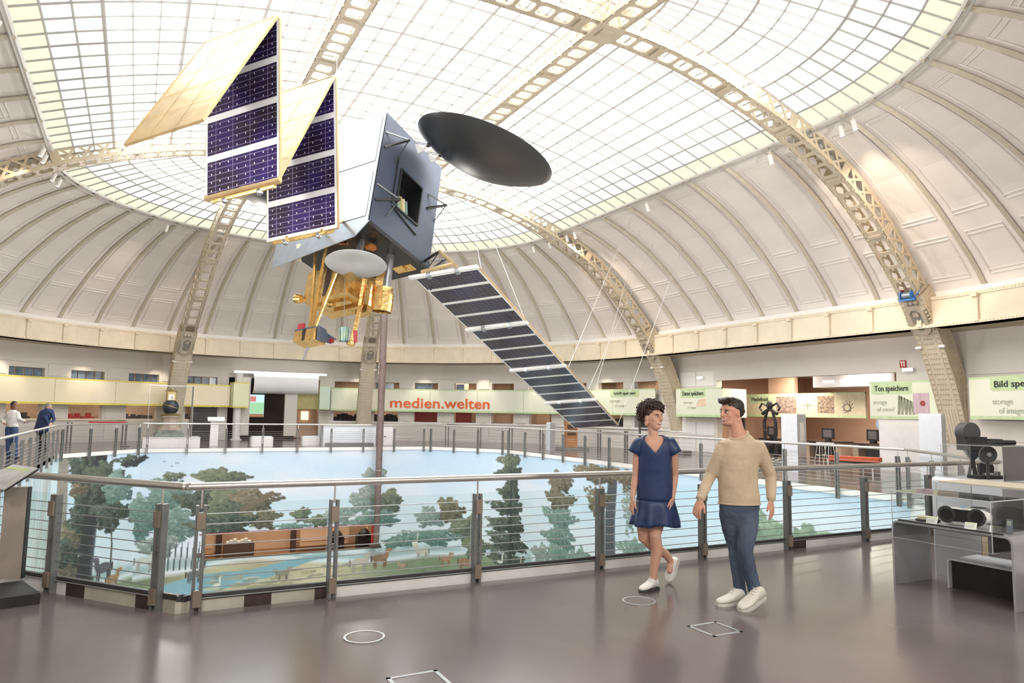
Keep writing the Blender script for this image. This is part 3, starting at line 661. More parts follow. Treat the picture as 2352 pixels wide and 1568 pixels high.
def wall_run(wins, a_start, a_end):
    m = MB(); cur = a_start
    for w0, w1 in wins:
        arc_box(m, cur, w0, 1.08, 1.78); arc_box(m, cur, w0, 2.9, 3.38); cur = w1
    arc_box(m, cur, a_end, 1.08, 1.78); arc_box(m, cur, a_end, 2.9, 3.38)
    for z0, z1 in ((0, 1.08), (1.78, 2.9), (3.38, 4.46)): arc_box(m, a_start, a_end, z0, z1)
    m.build('wall_face', M_wall, wf)
    # raised panels on the piers
    cur = a_start
    for w0, w1 in list(wins)+[(a_end, a_end)]:
        a, b = cur-.5, w0+.5
        if a-b > 1.2:
            for z0, z1 in ((.12, 1.0), (1.12, 1.42), (1.46, 1.74), (3.05, 3.6)): p = MB(); arc_box(p, a, b, z0, z1, RW-.03, .05); p.build('pier_panel', M_wall, wf)
        cur = w1
wall_run(WINS, 180, 97.6); wall_run(WINS_R, 79.8, 0)
for grp in (WINS, WINS_R):
    for k, (w0, w1) in enumerate(grp):
        if grp is WINS:
            for j in range(4):
                g0, g1 = lerp(w0, w1, j/4)-.1, lerp(w0, w1, (j+1)/4)+.1; p = MB(); arc_box(p, g0, g1, 2.92, 3.36, RW+.16, .03); p.build('window_pane', M_blueglass, wf)
            p = MB()
            for j in range(8): a = lerp(w0, w1, (j+.5+.3*math.sin(j*5+k))/8); q = ap(RW+.75, a, 0); p.obox((q.x, q.y, 1.08+.1+.05*math.sin(j*3+k)), (.12, 0, 0), (0, .12, 0), (0, 0, .1+.05*math.sin(j*3+k)))
            p.build('niche_exhibit', [mat('niche_dark', (.06, .05, .05), .5), M_red, M_nicheb][0 if (j+k) % 5 else 1], wf)
            p = MB(); arc_box(p, w0+2, w1-2, 1.0, 1.1, RW-.02, .9); p.build('niche_sill', M_cream, wf)
        else:
            p = MB(); p_ = k % 3
            if k in (1, 2): arc_box(p, w0-.2, lerp(w0, w1, .75), 2.92, 3.34, RW+.16, .03); p.build('window_pane', M_blueglass, wf)
            elif k == 3: arc_box(p, w0-.2, lerp(w0, w1, .4), 2.92, 3.34, RW+.16, .03); p.build('window_pane', M_blueglass, wf)
            p = MB(); arc_box(p, w0+1, w1-1, .98, 1.08, RW-.01, 1.0); p.build('niche_sill', M_white, wf)
            if k in (2, 3, 4):
                p = MB(); arc_box(p, w0+.6, lerp(w0, w1, .95 if k == 2 else .55), 1.08, 1.8, RW+1.1, .05); p.build('niche_panel', mat('wine_red_panel', (.22, .03, .03), .5) if k < 4 else M_peach, wf)
            if k in (0, 1, 7, 8):
                p = MB()
                for j in range(6): a = lerp(w0, w1, (j+.5)/6); q = ap(RW+.6, a, 0); h = .12+.1*abs(math.sin(j*2.3+k)); p.obox((q.x, q.y, 1.08+h), (.14, .05, 0), (-.04, .12, 0), (0, 0, h))
                p.build('niche_exhibit', M_dark, wf)
# outer room shell behind the openings
m = MB(); arc_box(m, 200, 97.6, 0, 4.4, 19.2, .2, step=6); arc_box(m, 79.8, 1, 0, 4.4, 19.2, .2, step=6); m.build('inner_room_wall', mat('warm_inner_wall', (.70, .54, .40), .8), wf)
m = MB()
for a in range(0, 200, 10):
    if 78 < a+5 < 100: continue
    m.add([ap(RW, a, 3.62), ap(RW, a+10, 3.62), ap(19.3, a+10, 3.62), ap(19.3, a, 3.62)], [(3, 2, 1, 0)])
m.build('inner_room_ceiling', M_white, wf)
for k in range(7): p = MB(); a = 60-k*8.4+1.5; arc_box(p, a, a-2.8, 1.0, 3.6, RW+1.9, .1); p.build('inner_partition', M_peach, wf)
for a in (165, 147, 129, 112, 70, 52, 34, 14): q = ap(17.6, a, 3.55); add_light('inner_room_lamp', 'AREA', q, 20, (1, .80, .62), q-V(0, 0, 1), size=1.2)
for a in (152, 138, 124, 111, 72, 58, 45, 31, 17): q = ap(RG+.6, a, 4.40); add_light('gallery_downlight', 'SPOT', q, 62, (1, .86, .70), ap(RW, a, 1.6), size=.06, angle=70, blend=.7)
# near end wall (behind the photographer) and left side wall
wn = struct('wall_near', 'pale gallery wall round the near end', 'wall')
m = MB(); arc_box(m, 184, 360-22, 0, 4.46, cy=-CY, step=5); arc_box(m, 338, 360, 0, 4.46, cy=-CY); m.build('wall_face', M_wall, wn)
m = MB(); m.box(-RW-.3, -RW, -CY, CY, 0, 4.46); tag(m.build('wall_left', M_wall), 'pale gallery wall along the far left side', kind='structure')
for a0, a1 in ((358.5, 352), (351, 344.5), (343.5, 337)):
    for z0, z1 in ((.12, 1.0), (1.1, 1.7), (3.1, 3.75)): p = MB(); arc_box(p, a0, a1, z0, z1, RW-.03, .05, cy=-CY); p.build('pier_panel', M_wall, wn)
# right wall with the wide opening
wr = struct('wall_right', 'pale wall on the right with a wide opening into the next room', 'wall')
m = MB(); m.box(RW, RW+.3, -CY, -4.55, 0, 4.46); m.box(RW, RW+.3, 3.85, CY, 0, 4.46); m.box(RW, RW+.3, -4.55, 3.85, 3.28, 4.46); m.build('wall_face', M_wall, wr)
for y0, y1 in ((4.0, 5.1), (5.2, 6.3)):
    for z0, z1 in ((.1, .75), (.85, 1.45), (3.05, 3.7)): p = MB(); p.box(RW-.03, RW+.02, y0, y1, z0, z1); p.build('pier_panel', M_white, wr)
m = MB(); m.box(RW+.3, 25, -9, -8.8, 0, 4); m.box(RW+.3, 25, 6.55, 6.75, 0, 4); m.box(24.8, 25, -9, 9.8, 0, 4); m.build('room_wall', M_peach, wr)
m = MB(); m.box(RW+.3, 25, -9, 6.7, 3.75, 3.9); m.build('room_ceiling', mat('room_ceiling_paint', (.62, .50, .42), .7), wr)
for x, y in ((18.0, 2.0), (18.0, -2.2), (21.8, .5)): add_light('side_room_lamp', 'AREA', (x, y, 3.7), 95, (1, .84, .70), (x, y, 0), size=2.0)

for a, r in ((238, 15.0), (250, 15.0), (262, 15.0), (275, 15.0)):      # fill added behind the camera to brighten the couple, no fixture modelled
    q = ap(r, a, 4.42, -CY); add_light('near_fill_light', 'AREA', q, 95, (1, .94, .88), V(q.x*.82, q.y*.86, 1.0), size=.9)
# ================================================================= railings round the well
M_steel = mat('brushed_steel', (.62, .60, .57), .28, metal=.85, var=.05, scale=30, stretch=(1, 1, 20))
M_post = mat('grey_green_post_paint', (.20, .205, .20), .45, metal=.3, var=.06)
M_clamp = mat('bronze_clamp', (.30, .245, .20), .45, metal=.4)
M_cable = mat('steel_cable', (.55, .56, .57), .35, metal=.7)
M_glass = glassmat('railing_glass', (.93, .975, .965), .8)
M_edge = mat('glass_edge_green', (.25, .45, .40), .2)
def railing(label, A, B, posts, glass=True, ncable=9, zr=1.03, offs=.07, group=None, clamps=True, zb=-.25, rail_ext=(0, 0), kerb=None):
    A, B = V(*A, 0), V(*B, 0); d = (B-A); L = d.length; d /= L; n = V(-d.y, d.x, 0)
    if n.dot(-(A+B)/2) < 0: n = -n                       # towards the well
    root = thing('well_railing', label, 'railing', (A+B)/2, group); o = n*offs
    m = MB(); m.tube([A-d*rail_ext[0]+o+V(0, 0, zr), B+d*rail_ext[1]+o+V(0, 0, zr)], .034, 12); m.build('handrail', M_steel, root, smooth=True, angle=60)
    T = [t for t in posts]
    for t in T:
        p = A+d*t+o; m = MB()
        for e in (-.030, .030): m.obox(p+d*e+V(0, 0, (.87+zb)/2), d*.012, n*.034, V(0, 0, (.87-zb)/2))
        for z in (.12, .45, .78): m.obox(p+V(0, 0, z), d*.03, n*.012, V(0, 0, .02))
        po = m.build('post', M_post, root)
        c = MB(); c.bar(p+V(0, 0, .84), p+V(0, 0, zr-.02), .014, .014); c.build('pin', M_steel, po)
        if clamps:
            for z in (.10, .745):
                c = MB(); c.obox(p-n*.045+V(0, 0, z), d*.034, n*.014, V(0, 0, .068)); c.build('clamp', M_clamp, po)
    zs = [.09+.088*k for k in range(ncable)]
    for z in zs: m = MB(); m.tube([A+d*T[0]+o+V(0, 0, z), A+d*T[-1]+o+V(0, 0, z)], .0045, 5); m.build('cable', M_cable, root)
    if glass:
        for a, b in zip(T, T[1:]):
            g = MB(); c = A+d*((a+b)/2)+o+n*.045; g.obox(c+V(0, 0, .495), d*((b-a)/2-.05), n*.005, V(0, 0, .375)); g.build('glass_panel', M_glass, root)
        m = MB(); m.obox((A+B)/2+o+n*.045+V(0, 0, .098), d*(L/2-.01), n*.02, V(0, 0, .023)); m.build('bottom_channel', M_dark, root)
    if kerb:
        x = T[0]; k = 0
        for x0, x1, mm in kerb:
            m = MB(); m.obox(A+d*((x0+x1)/2)+o+n*.05+V(0, 0, -.035), d*(x1-x0)/2, n*.016, V(0, 0, .11)); m.build('kerb_block', mm, root)
    return root
O = OPEN
def steps(L, n, e=.22): return [lerp(e, L-e, k/n) for k in range(n+1)]
def seglen(a, b): return (V(*a, 0)-V(*b, 0)).length
railing('long straight glass and cable railing behind the walking couple', O[0], O[1], [.16, 1.3, 2.77, 4.29, 5.8, 7.27, 8.82, 10.3, 11.7, 12.15], kerb=((.0, .55, M_marble), (.55, .78, M_brown), (.78, 1.16, M_marble), (1.16, 1.27, M_brown), (1.31, 7.3, M_white), (7.3, 7.65, M_brown), (7.65, 12.15, M_white)))
railing('short angled glass railing panel beside the tilted info stand', O[7], O[0], [.12, 1.42, 2.78, 4.14], kerb=((.12, 2.95, M_white), (2.95, 3.2, M_brown), (3.2, 3.85, M_marble), (3.85, 4.05, M_brown), (4.05, 4.42, M_marble)))
railing('short angled railing panel at the right end of the long railing', O[1], O[2], steps(seglen(O[1], O[2]), 3, .15), glass=False)
railing('cable railing along the left side of the well below two visitors', O[6], O[7], steps(seglen(O[6], O[7]), 13), glass=False, ncable=8)
railing('short angled cable railing at the far left corner of the well', O[5], O[6], steps(seglen(O[5], O[6]), 3), glass=False, ncable=8)
railing('cable railing along the far side of the well before the clock', O[4], O[5], steps(seglen(O[4], O[5]), 8), glass=False, ncable=8)
railing('short angled cable railing at the far right corner of the well', O[3], O[4], steps(seglen(O[3], O[4]), 3), glass=False, ncable=8)
railing('cable railing along the right side of the well beyond the couple', O[2], O[3], steps(seglen(O[2], O[3]), 12), glass=False, ncable=8)
fa = MB()
for i in (0, 1, 7):      # pale fascia under the near floor edge
    A, B = V(*O[i], 0), V(*O[(i+1) % 8], 0); fa.extr([A+V(0, 0, -.02), B+V(0, 0, -.02), B+V(0, 0, -.5), A+V(0, 0, -.5)], (A-B).cross(V(0, 0, 1)).normalized()*-.02)
tag(fa.build('trim_4', M_white), 'white fascia below the near edge of the well', kind='structure')
def arc_rail(label, R, a0, a1, n, straight=None):
    root = thing('barrier_railing', label, 'railing', ap(R, (a0+a1)/2, 0)); P = [ap(R, lerp(a0, a1, k/(n*3)), 0) for k in range(n*3+1)]
    if straight: P += straight
    m = MB(); m.tube([p+V(0, 0, 1.03) for p in P], .025, 8); m.build('handrail', M_steel, root, smooth=True)
    for k in range(0, n+1):
        for e in (-.35, .35):
            p = ap(R, lerp(a0, a1, k/n)+e, 0); m = MB(); d = ap(1, lerp(a0, a1, k/n)+90, 0)-V(0, CY, 0); m.obox(p+V(0, 0, .48), d.normalized()*.018, d.normalized().cross(V(0, 0, 1))*.035, V(0, 0, .48)); m.build('post', M_post, root)
    for z in (.15, .3, .45, .6, .75): m = MB(); m.tube([p+V(0, 0, z) for p in P], .005, 4); m.build('cable', M_cable, root)
arc_rail('slim barrier rail before the wall under the yellow banner', 14.9, 158, 118, 4)
arc_rail('slim barrier rail curving before the red lettered banner', 13.4, 50, 2, 6, [V(13.4, 5, 0), V(13.4, 2.6, 0)])
# ================================================================= banners and lettering
M_yel = mat('pale_yellow_banner', (.94, .85, .58), .6, col2=(.92, .83, .66), scale=.35, detail=1)
M_yedge = mat('yellow_banner_edge', (.82, .72, .16), .6)
M_grn = mat('pale_green_banner', (.78, .84, .66), .6, col2=(.84, .85, .73), scale=.4, detail=1)
M_gedge = mat('green_banner_edge', (.58, .74, .44), .6)
M_mint = mat('mint_banner', (.68, .84, .70), .6, col2=(.74, .88, .66), scale=.5, detail=1)
M_otext = mat('orange_red_letters', (.80, .13, .03), .5)
M_txt = mat('black_letters', (.03, .03, .03), .6)
M_gtxt = mat('pale_grey_letters', (.50, .54, .44), .6)
def arc_banner(name, label, R, a0, a1, z0, z1, ma, me_, panel=11, cy=CY):
    root = thing(name, label, 'banner', ap(R, (a0+a1)/2, z0, cy)); n = max(1, round(abs(a1-a0)/panel))
    for k in range(n):
        b0, b1 = lerp(a0, a1, k/n), lerp(a0, a1, (k+1)/n); g = .03 if a0 > a1 else -.03
        m = MB(); arc_box(m, b0-g, b1+g, z0+.1, z1-.07, R, .08, cy); m.build('banner_panel', ma, root)
    for za, zb_ in ((z0, z0+.1), (z1-.07, z1)): m = MB(); arc_box(m, a0, a1, za, zb_, R-.004, .09, cy); m.build('edge_stripe', me_, root)
    return root
def bent_text(name, txt, R, a0, z, size, m, parent, width, cy=CY, bold=.012):
    o = text_part(name, txt, (0, 0, 0), (1, 0, 0), (0, 0, 1), size, m, parent, bold=bold, width=width)
    for v in o.data.vertices:
        a = math.radians(a0)-v.co.x/R; r = R-.005+v.co.y; v.co = V(r*math.cos(a), cy+r*math.sin(a), z+v.co.z)
    return o
yb = arc_banner('yellow_banner', 'long pale yellow banner across the wall behind two visitors', 15.5, 172, 97.7, 1.76, 2.97, M_yel, M_yedge)
def flat_box(name, label, cat, c, rz, w, d, h, m, r=0): t = MB(); t.rbox(c, w, d, h, rz, r); o = t.build(name, m); tag(o, label, cat); return o
gb = arc_banner('green_banner', 'long pale green banner lettered in orange red', 15.62, 77.5, 4.0, 1.68, 3.0, M_grn, M_gedge)
bent_text('lettering', 'medien.welten', 15.6, 65.2, 1.92, .82, M_otext, gb, 5.95)
c = MB(); arc_box(c, 15.0, 8.0, 2.62, 2.98, 15.60, .03); c.build('title_tab', M_gedge, gb)
bent_text('title', 'Schrift speichern', 15.58, 14.2, 2.72, .22, M_txt, gb, 1.45, bold=0)
bent_text('subtitle', 'storage', 15.6, 15.2, 2.36, .2, M_gtxt, gb, .7, bold=0); bent_text('subtitle', 'of script', 15.6, 14.0, 2.1, .2, M_gtxt, gb, .75, bold=0)
def corner_box(name, label, a0, a1, R0, R1, z0, z1, m1, e1):
    root = thing(name, label, 'banner', ap(R0, (a0+a1)/2, z0)); m = MB(); P = [ap(R0, a0, 0), ap(R0, a1, 0), ap(R1, a1, 0), ap(R1, a0, 0)]
    m.prism([(p.x, p.y) for p in P], z0+.08, z1-.06); m.build('banner_box', m1, root)
    for za, zb_ in ((z0, z0+.08), (z1-.06, z1)): m = MB(); m.prism([(p.x, p.y) for p in P], za, zb_); m.build('edge_stripe', e1, root)
corner_box('yellow_banner_box', 'pale lime box end of the yellow banner before a white column', 97.6, 94.5, 14.9, 15.8, 1.74, 3.12, mat('pale_lime_box', (.90, .93, .62), .6, var=.01), M_yedge)
corner_box('green_banner_box', 'mint green box end of the lettered banner beside the white canopy', 79.9, 77.7, 15.1, 15.7, 1.72, 3.08, M_mint, M_gedge)
def sign(name, label, p0, p1, z0, z1, ma, title, tw, tx, sub=(), tab=True, th=.08):
    """flat upright sign from p0 to p1 (plan), read from the hall"""
    A, B = V(*p0, 0), V(*p1, 0); d = (B-A).normalized(); L = (B-A).length; n = d.cross(V(0, 0, 1)); root = thing(name, label, 'sign', A+V(0, 0, z0))
    m = MB(); m.extr([A+V(0, 0, z0+.1), B+V(0, 0, z0+.1), B+V(0, 0, z1), A+V(0, 0, z1)], -n*th); m.build('sign_board', ma, root)
    m = MB(); m.extr([A+V(0, 0, z0), B+V(0, 0, z0), B+V(0, 0, z0+.1), A+V(0, 0, z0+.1)], -n*th); m.build('edge_stripe', M_gedge, root)
    m = MB(); m.extr([A+n*.003+V(0, 0, z1-.05), B+n*.003+V(0, 0, z1-.05), B+n*.003+V(0, 0, z1+.01), A+n*.003+V(0, 0, z1+.01)], -n*th); m.build('edge_stripe', M_gedge, root)
    if tab:
        e = n*.006; x0, x1, za, zb_ = tx-.12, tx+tw+.12, z1-.42, z1-.03
        pts = [(x0, zb_), (x0, za+.06), (x0+.06, za), (x1-.06, za), (x1, za+.06), (x1, zb_)]; m = MB(); m.extr([A+d*x+e+V(0, 0, z) for x, z in pts], -n*.005); m.build('title_tab', M_gedge, root)
    if title: text_part('title', title, A+d*tx+n*.01+V(0, 0, z1-.31), d, (0, 0, 1), .26, M_txt, root, width=tw, bold=.004)
    for s, x, z, sz, w in sub: text_part('subtitle', s, A+d*x+n*.006+V(0, 0, z), d, (0, 0, 1), sz, M_gtxt, root, width=w)
    return root, A, d, n
s1, A, d, n = sign('data_sign', 'pale green sign titled Daten speichern on a box beside the opening', (15.45, 5.9), (15.45, 3.0), 1.66, 2.93, M_grn, 'Daten speichern', 1.35, .45, (('storage', .5, 2.25, .17, .6), ('of data', .75, 2.02, .17, .55)))
m = MB(); m.extr([A+d*1.3+n*.004+V(0, 0, 2.1), A+d*2.0+n*.004+V(0, 0, 2.15), A+d*1.9+n*.004+V(0, 0, 2.46), A+d*1.5+n*.004+V(0, 0, 2.42)], n*.002); m.build('picture_print', mat('peach_print', (.86, .66, .50), .7), s1)
m = MB(); m.prism([(15.5, 3.0), (17.2, 3.3), (17.2, 5.9), (15.5, 5.9)], 1.67, 2.90); m.build('sign_box', M_grn, s1)
s2, A, d, n = sign('sound_sign', 'pale green sign titled Ton speichern above a white wall stub', (15.72, -3.74), (15.72, -6.08), 1.71, 2.95, M_grn, 'Ton speichern', 1.2, .2, (('storage', .12, 2.2, .2, .5), ('of sound', .26, 1.96, .2, .62)))
m = MB()
for k in range(5): m.extr([A+d*(1.0+.13*k)+n*.005+V(0, 0, 1.86), A+d*(1.08+.13*k)+n*.005+V(0, 0, 1.86), A+d*(1.18+.1*k)+n*.005+V(0, 0, 2.45-.05*k), A+d*(1.05+.1*k)+n*.005+V(0, 0, 2.5-.05*k)], n*.002)
m.build('picture_print', mat('olive_photo_print', (.42, .46, .32), .7, col2=(.12, .14, .09), scale=5), s2)
m = MB(); m.extr([A+d*1.55+n*.008+V(0, 0, 1.9), A+d*2.08+n*.008+V(0, 0, 1.86), A+d*2.08+n*.008+V(0, 0, 2.55), A+d*1.55+n*.008+V(0, 0, 2.55)], n*.002); m.build('purple_label', mat('mauve_print', (.52, .36, .44), .7, col2=(.70, .58, .62), scale=7, stretch=(1, 3, .2)), s2)
m = MB(); m.lathe(A+d*1.87+n*.012+V(0, 0, 2.22), n, [(.09, 0), (.09, .003)], 20); m.build('red_disc', mat('brick_red_print', (.35, .07, .06), .6), s2)
text_part('label_lettering', 'KRISTA', A+d*1.6+n*.012+V(0, 0, 1.93), d, (0, 0, 1), .15, mat('pale_pink_letters', (.82, .70, .70), .6), s2, width=.44)
s3, A, d, n = sign('image_sign', 'pale green sign titled Bild speichern at the right edge', (15.65, -7.1), (14.55, -11.2), 1.74, 2.98, M_grn, 'Bild speichern', 1.75, .86, (('storage', .78, 2.18, .24, .66), ('of images', .98, 1.92, .24, .86)))
# banner hanging in the side room
s4, A, d, n = sign('print_banner', 'cream hanging banner with dark prints seen in the side room', (19.0, 6.0), (19.0, -1.2), 1.72, 2.75, mat('cream_banner', (.76, .70, .50), .6), 'Hochdruck', 1.0, 1.3, tab=True)
M_bw = mat('dark_woodcut_print', (.16, .10, .08), .7, col2=(.55, .44, .38), scale=9)
M_cp = mat('colourful_print', (.05, .05, .06), .7, col2=(.68, .50, .34), scale=11)
for x0, x1, z0, z1, mm in ((2.75, 3.85, 1.9, 2.62, M_bw), (4.95, 5.75, 1.92, 2.62, M_cp)):
    m = MB(); m.extr([A+d*x0+n*.005+V(0, 0, z0), A+d*x1+n*.005+V(0, 0, z0), A+d*x1+n*.005+V(0, 0, z1), A+d*x0+n*.005+V(0, 0, z1)], n*.004); m.build('print', mm, s4)
m = MB()
for k in range(9): a = k*.7; m.bar(A+d*(6.35+.22*math.cos(a))+n*.008+V(0, 0, 2.1+.2*math.sin(a)), A+d*(6.4+.28*math.cos(a+1.9))+n*.008+V(0, 0, 2.2+.25*math.sin(a+1.9)), .012, .006, up=n)
m.bar(A+d*4.2+n*.008+V(0, 0, 2.25), A+d*4.7+n*.008+V(0, 0, 2.25), .01, .006, up=n); m.bar(A+d*4.45+n*.008+V(0, 0, 2.05), A+d*4.45+n*.008+V(0, 0, 2.45), .01, .006, up=n); m.build('line_drawing', M_txt, s4)
ph = MB(); ph.box(21.9, 22, -3.2, -1.4, 1.9, 2.9); tag(ph.build('photo_mural', mat('sepia_photo_print', (.30, .17, .11), .7, col2=(.60, .42, .32), scale=8)), 'large sepia photo panel hanging beside the cream banner', 'panel')
# exit pictogram and emergency lamps
ex = MB(); ex.box(15.95, 15.99, -4.93, -4.72, 3.42, 3.66); eo = ex.build('fire_sign', M_red); tag(eo, 'small red fire equipment sign beside the steel arch', 'sign')
x2 = MB(); x2.box(15.94, 15.955, -4.90, -4.86, 3.45, 3.63); x2.box(15.94, 15.955, -4.84, -4.75, 3.58, 3.62); x2.box(15.94, 15.955, -4.81, -4.78, 3.45, 3.58); x2.build('pictogram', M_white, eo)
M_lampface = emat('lamp_face', (1, .97, .9), 4)
for y, z, lab in ((-5.05, 3.33, 'white emergency lamp under the red fire sign'), (4.75, 3.42, 'white emergency lamp above the Daten sign')):
    m = MB(); m.box(15.85, 15.98, y-.18, y+.18, z-.055, z+.055); o = m.build('emergency_lamp', M_white); tag(o, lab, 'lamp'); m = MB(); m.box(15.835, 15.852, y-.17, y+.17, z-.045, z+.045); m.build('diffuser', M_lampface, o)
# ================================================================= the hanging satellite
M_navy = mat('blue_black_satin_panel', (.085, .105, .15), .33, metal=.4, var=.05, scale=2, spec=.7)
M_sblack = mat('black_satellite_panel', (.016, .016, .018), .35, var=.2)
M_mirror = mat('white_radiator_tile', (.66, .66, .65), .16, metal=.2, var=.02)
M_silver = mat('silver_strip', (.36, .40, .45), .3, metal=.7)
M_gold = mat('gold_foil', (.78, .52, .20), .24, metal=.92, var=.12, scale=5, bump=.35, bumpscale=14)
M_goldp = mat('pale_gold_foil', (.56, .41, .21), .36, metal=.6, var=.10, scale=2.0, bump=.7, bumpscale=3.2)
M_copper = mat('copper_foil', (.70, .30, .12), .25, metal=.9, var=.1, bump=.3, bumpscale=12)
M_frame = mat('white_panel_frame', (.80, .80, .80), .4, var=.02)
M_dish = mat('black_dish_composite', (.030, .032, .036), .38, var=.08, scale=2, spec=.6)
M_dishw = mat('pale_grey_dish', (.52, .54, .54), .5, var=.02)
M_tubeg = mat('grey_tube', (.30, .31, .32), .3, metal=.7)
M_tagred = mat('red_flag_tag', (.30, .015, .022), .5)
def cellmat(name, base, lines, dots, nl, ncol, nrow):
    m = bpy.data.materials.new(name); m.use_nodes = True; nt = m.node_tree; b = nt.nodes['Principled BSDF']; N = nt.nodes.new; K = nt.links.new
    uv = N('ShaderNodeUVMap'); sp = N('ShaderNodeSeparateXYZ'); K(uv.outputs[0], sp.inputs[0])
    def op(o, a, c=None, d=None):
        x = N('ShaderNodeMath'); x.operation = o
        for i, q in enumerate((a, c, d)):
            if q is None: continue
            if isinstance(q, (int, float)): x.inputs[i].default_value = q
            else: K(q, x.inputs[i])
        return x.outputs[0]
    def dist(s, n): return op('ABSOLUTE', op('SUBTRACT', op('FRACT', op('MULTIPLY', s, n)), .5))
    ln = op('LESS_THAN', dist(sp.outputs[1], nl), .055); du = dist(sp.outputs[0], ncol); dv = dist(sp.outputs[1], nrow)
    dt = op('MULTIPLY', op('LESS_THAN', du, .05), op('LESS_THAN', dv, .10)); sep = op('LESS_THAN', dist(sp.outputs[0], ncol/2.), .012)
    nz = N('ShaderNodeTexNoise'); nz.inputs['Scale'].default_value = 1.3; tc = N('ShaderNodeTexCoord'); K(tc.outputs['Object'], nz.inputs['Vector'])
    rp = N('ShaderNodeValToRGB'); rp.color_ramp.elements[0].color = (*base[0], 1); rp.color_ramp.elements[1].color = (*base[1], 1); rp.color_ramp.elements[0].position = .38; rp.color_ramp.elements[1].position = .62; K(nz.outputs['Fac'], rp.inputs[0])
    m1 = N('ShaderNodeMixRGB'); K(op('MAXIMUM', op('MULTIPLY', ln, .8), sep), m1.inputs[0]); K(rp.outputs[0], m1.inputs[1]); m1.inputs[2].default_value = (*lines, 1)
    m2 = N('ShaderNodeMixRGB'); K(dt, m2.inputs[0]); K(m1.outputs[0], m2.inputs[1]); m2.inputs[2].default_value = (*dots, 1); K(m2.outputs[0], b.inputs['Base Color'])
    b.inputs['Roughness'].default_value = .22; b.inputs['Specular IOR Level'].default_value = .5; return m
M_cells = cellmat('violet_blue_solar_cells', ((.022, .014, .030), (.030, .018, .10)), (.24, .21, .34), (.62, .62, .68), 6, 8, 4)
M_cells2 = cellmat('blue_black_solar_cells', ((.028, .022, .034), (.024, .026, .060)), (.10, .09, .14), (.38, .38, .44), 6, 12, 6)
sat = thing('satellite', 'large satellite with gold foil, black dishes and unfolded solar panels hung in mid-air', 'satellite', (-2, -3.5, 5.2))
B = V(-2.28, -4.63, 5.9); TX = V(.567, .767, 2.86); RX = V(1.875, 1.16, -.68); LX = V(-1.465, 2.18, -.296)
def fp(r, t, l=0, e=0): return B+RX*r+TX*t+LX*l
rh, th_, lh = RX.normalized(), TX.normalized(), LX.normalized(); nR, nT, nL = rh, th_, lh
# body: navy face (R x T at l=0) with the window, the rest plain
m = MB(); W = (.33, .70, .27, .63)
rs, ts = [0, W[0], W[1], 1], [0, W[2], W[3], 1]
for i in range(3):
    for j in range(3):
        if (i, j) == (1, 1): continue
        m.add([fp(rs[i], ts[j]), fp(rs[i+1], ts[j]), fp(rs[i+1], ts[j+1]), fp(rs[i], ts[j+1])], [(0, 1, 2, 3)])
m.add([fp(1, 0), fp(1, 0, 1), fp(1, 1, 1), fp(1, 1)], [(0, 1, 2, 3)]); m.add([fp(0, 0, 1), fp(0, 1, 1), fp(1, 1, 1), fp(1, 0, 1)], [(0, 1, 2, 3)]); m.add([fp(0, 1), fp(1, 1), fp(1, 1, 1), fp(0, 1, 1)], [(0, 1, 2, 3)]); m.add([fp(0, 0), fp(0, 1), fp(0, 1, 1), fp(0, 0, 1)], [(0, 1, 2, 3)])
body = m.build('body', M_navy, sat)
m = MB(); m.extr([fp(0, 0), fp(1, 0), fp(1, 0, 1), fp(0, 0, 1)], -nT*.10); m.build('underside', M_sblack, sat)
m = MB(); a, b2, c2, d2 = fp(W[0], W[2]), fp(W[1], W[2]), fp(W[1], W[3]), fp(W[0], W[3]); e = nL*.45
for p, q in ((a, b2), (b2, c2), (c2, d2), (d2, a)): m.add([p, q, q+e, p+e], [(0, 1, 2, 3)])
m.add([a+e, b2+e, c2+e, d2+e], [(0, 1, 2, 3)]); m.build('window_recess', M_sblack, body)
m = MB()
for p, q in ((a, b2), (b2, c2), (c2, d2), (d2, a)): m.bar(p-nL*.02, q-nL*.02, .05, .04, up=nL)
m.build('window_frame', M_sblack, body)
for k in range(6):
    x = lerp(W[0]+.03, W[1]-.10, k/5); p = fp(x, W[2]+.01)+nL*.16; m = MB(); m.cyl(p, p+TX*.19+nL*.1, .052, 10)
    m.build('coloured_tube', mat('tube_%s' % ['olive', 'cream', 'teal'][k % 3], [(.42, .38, .16), (.62, .58, .38), (.22, .32, .30)][k % 3], .3), body)
m = MB(); m.bar(fp(.26, .72)-nL*.02, fp(.26, .27)-nL*.02, .03, .03, up=nL); m.bar(fp(.27, .25)-nL*.02, fp(.70, .18)-nL*.02, .03, .03, up=nL); m.build('seam', M_sblack, body)
# white radiator face (L x T at r=0)
m = MB(); o = -nR*.03
m.extr([fp(0, -.02)+o, fp(0, 1.0)+o, fp(0, 1.0, 1.05)+o, fp(0, -.02, 1.05)+o], -nR*.02); m.build('radiator_frame', M_silver, sat)
for t0, t1 in ((.53, .955), (.03, .435)):
    m = MB(); o = -nR*.055; m.extr([fp(0, t0, .03)+o, fp(0, t1, .03)+o, fp(0, t1, 1.02)+o, fp(0, t0, 1.02)+o], -nR*.012); m.build('radiator_tile', M_mirror, sat)
m = MB(); o = -nR*.03; m.extr([fp(0, -.02, -.02)+o, fp(0, -.02, 1.05)+o, fp(0, -.22, 1.05)+o, fp(0, -.13, .12)+o], -nR*.02); m.build('lower_skirt', M_silver, sat)
m = MB(); q = fp(0, .80, .62)-nR*.1
for k in range(3): m.extr([q-nR*.05*k+lh*.18, q-nR*.05*k-lh*.18, q-nR*(.05*k+.3)-lh*.2-nT*.05, q-nR*(.05*k+.3)+lh*.2-nT*.05], nT*.03)
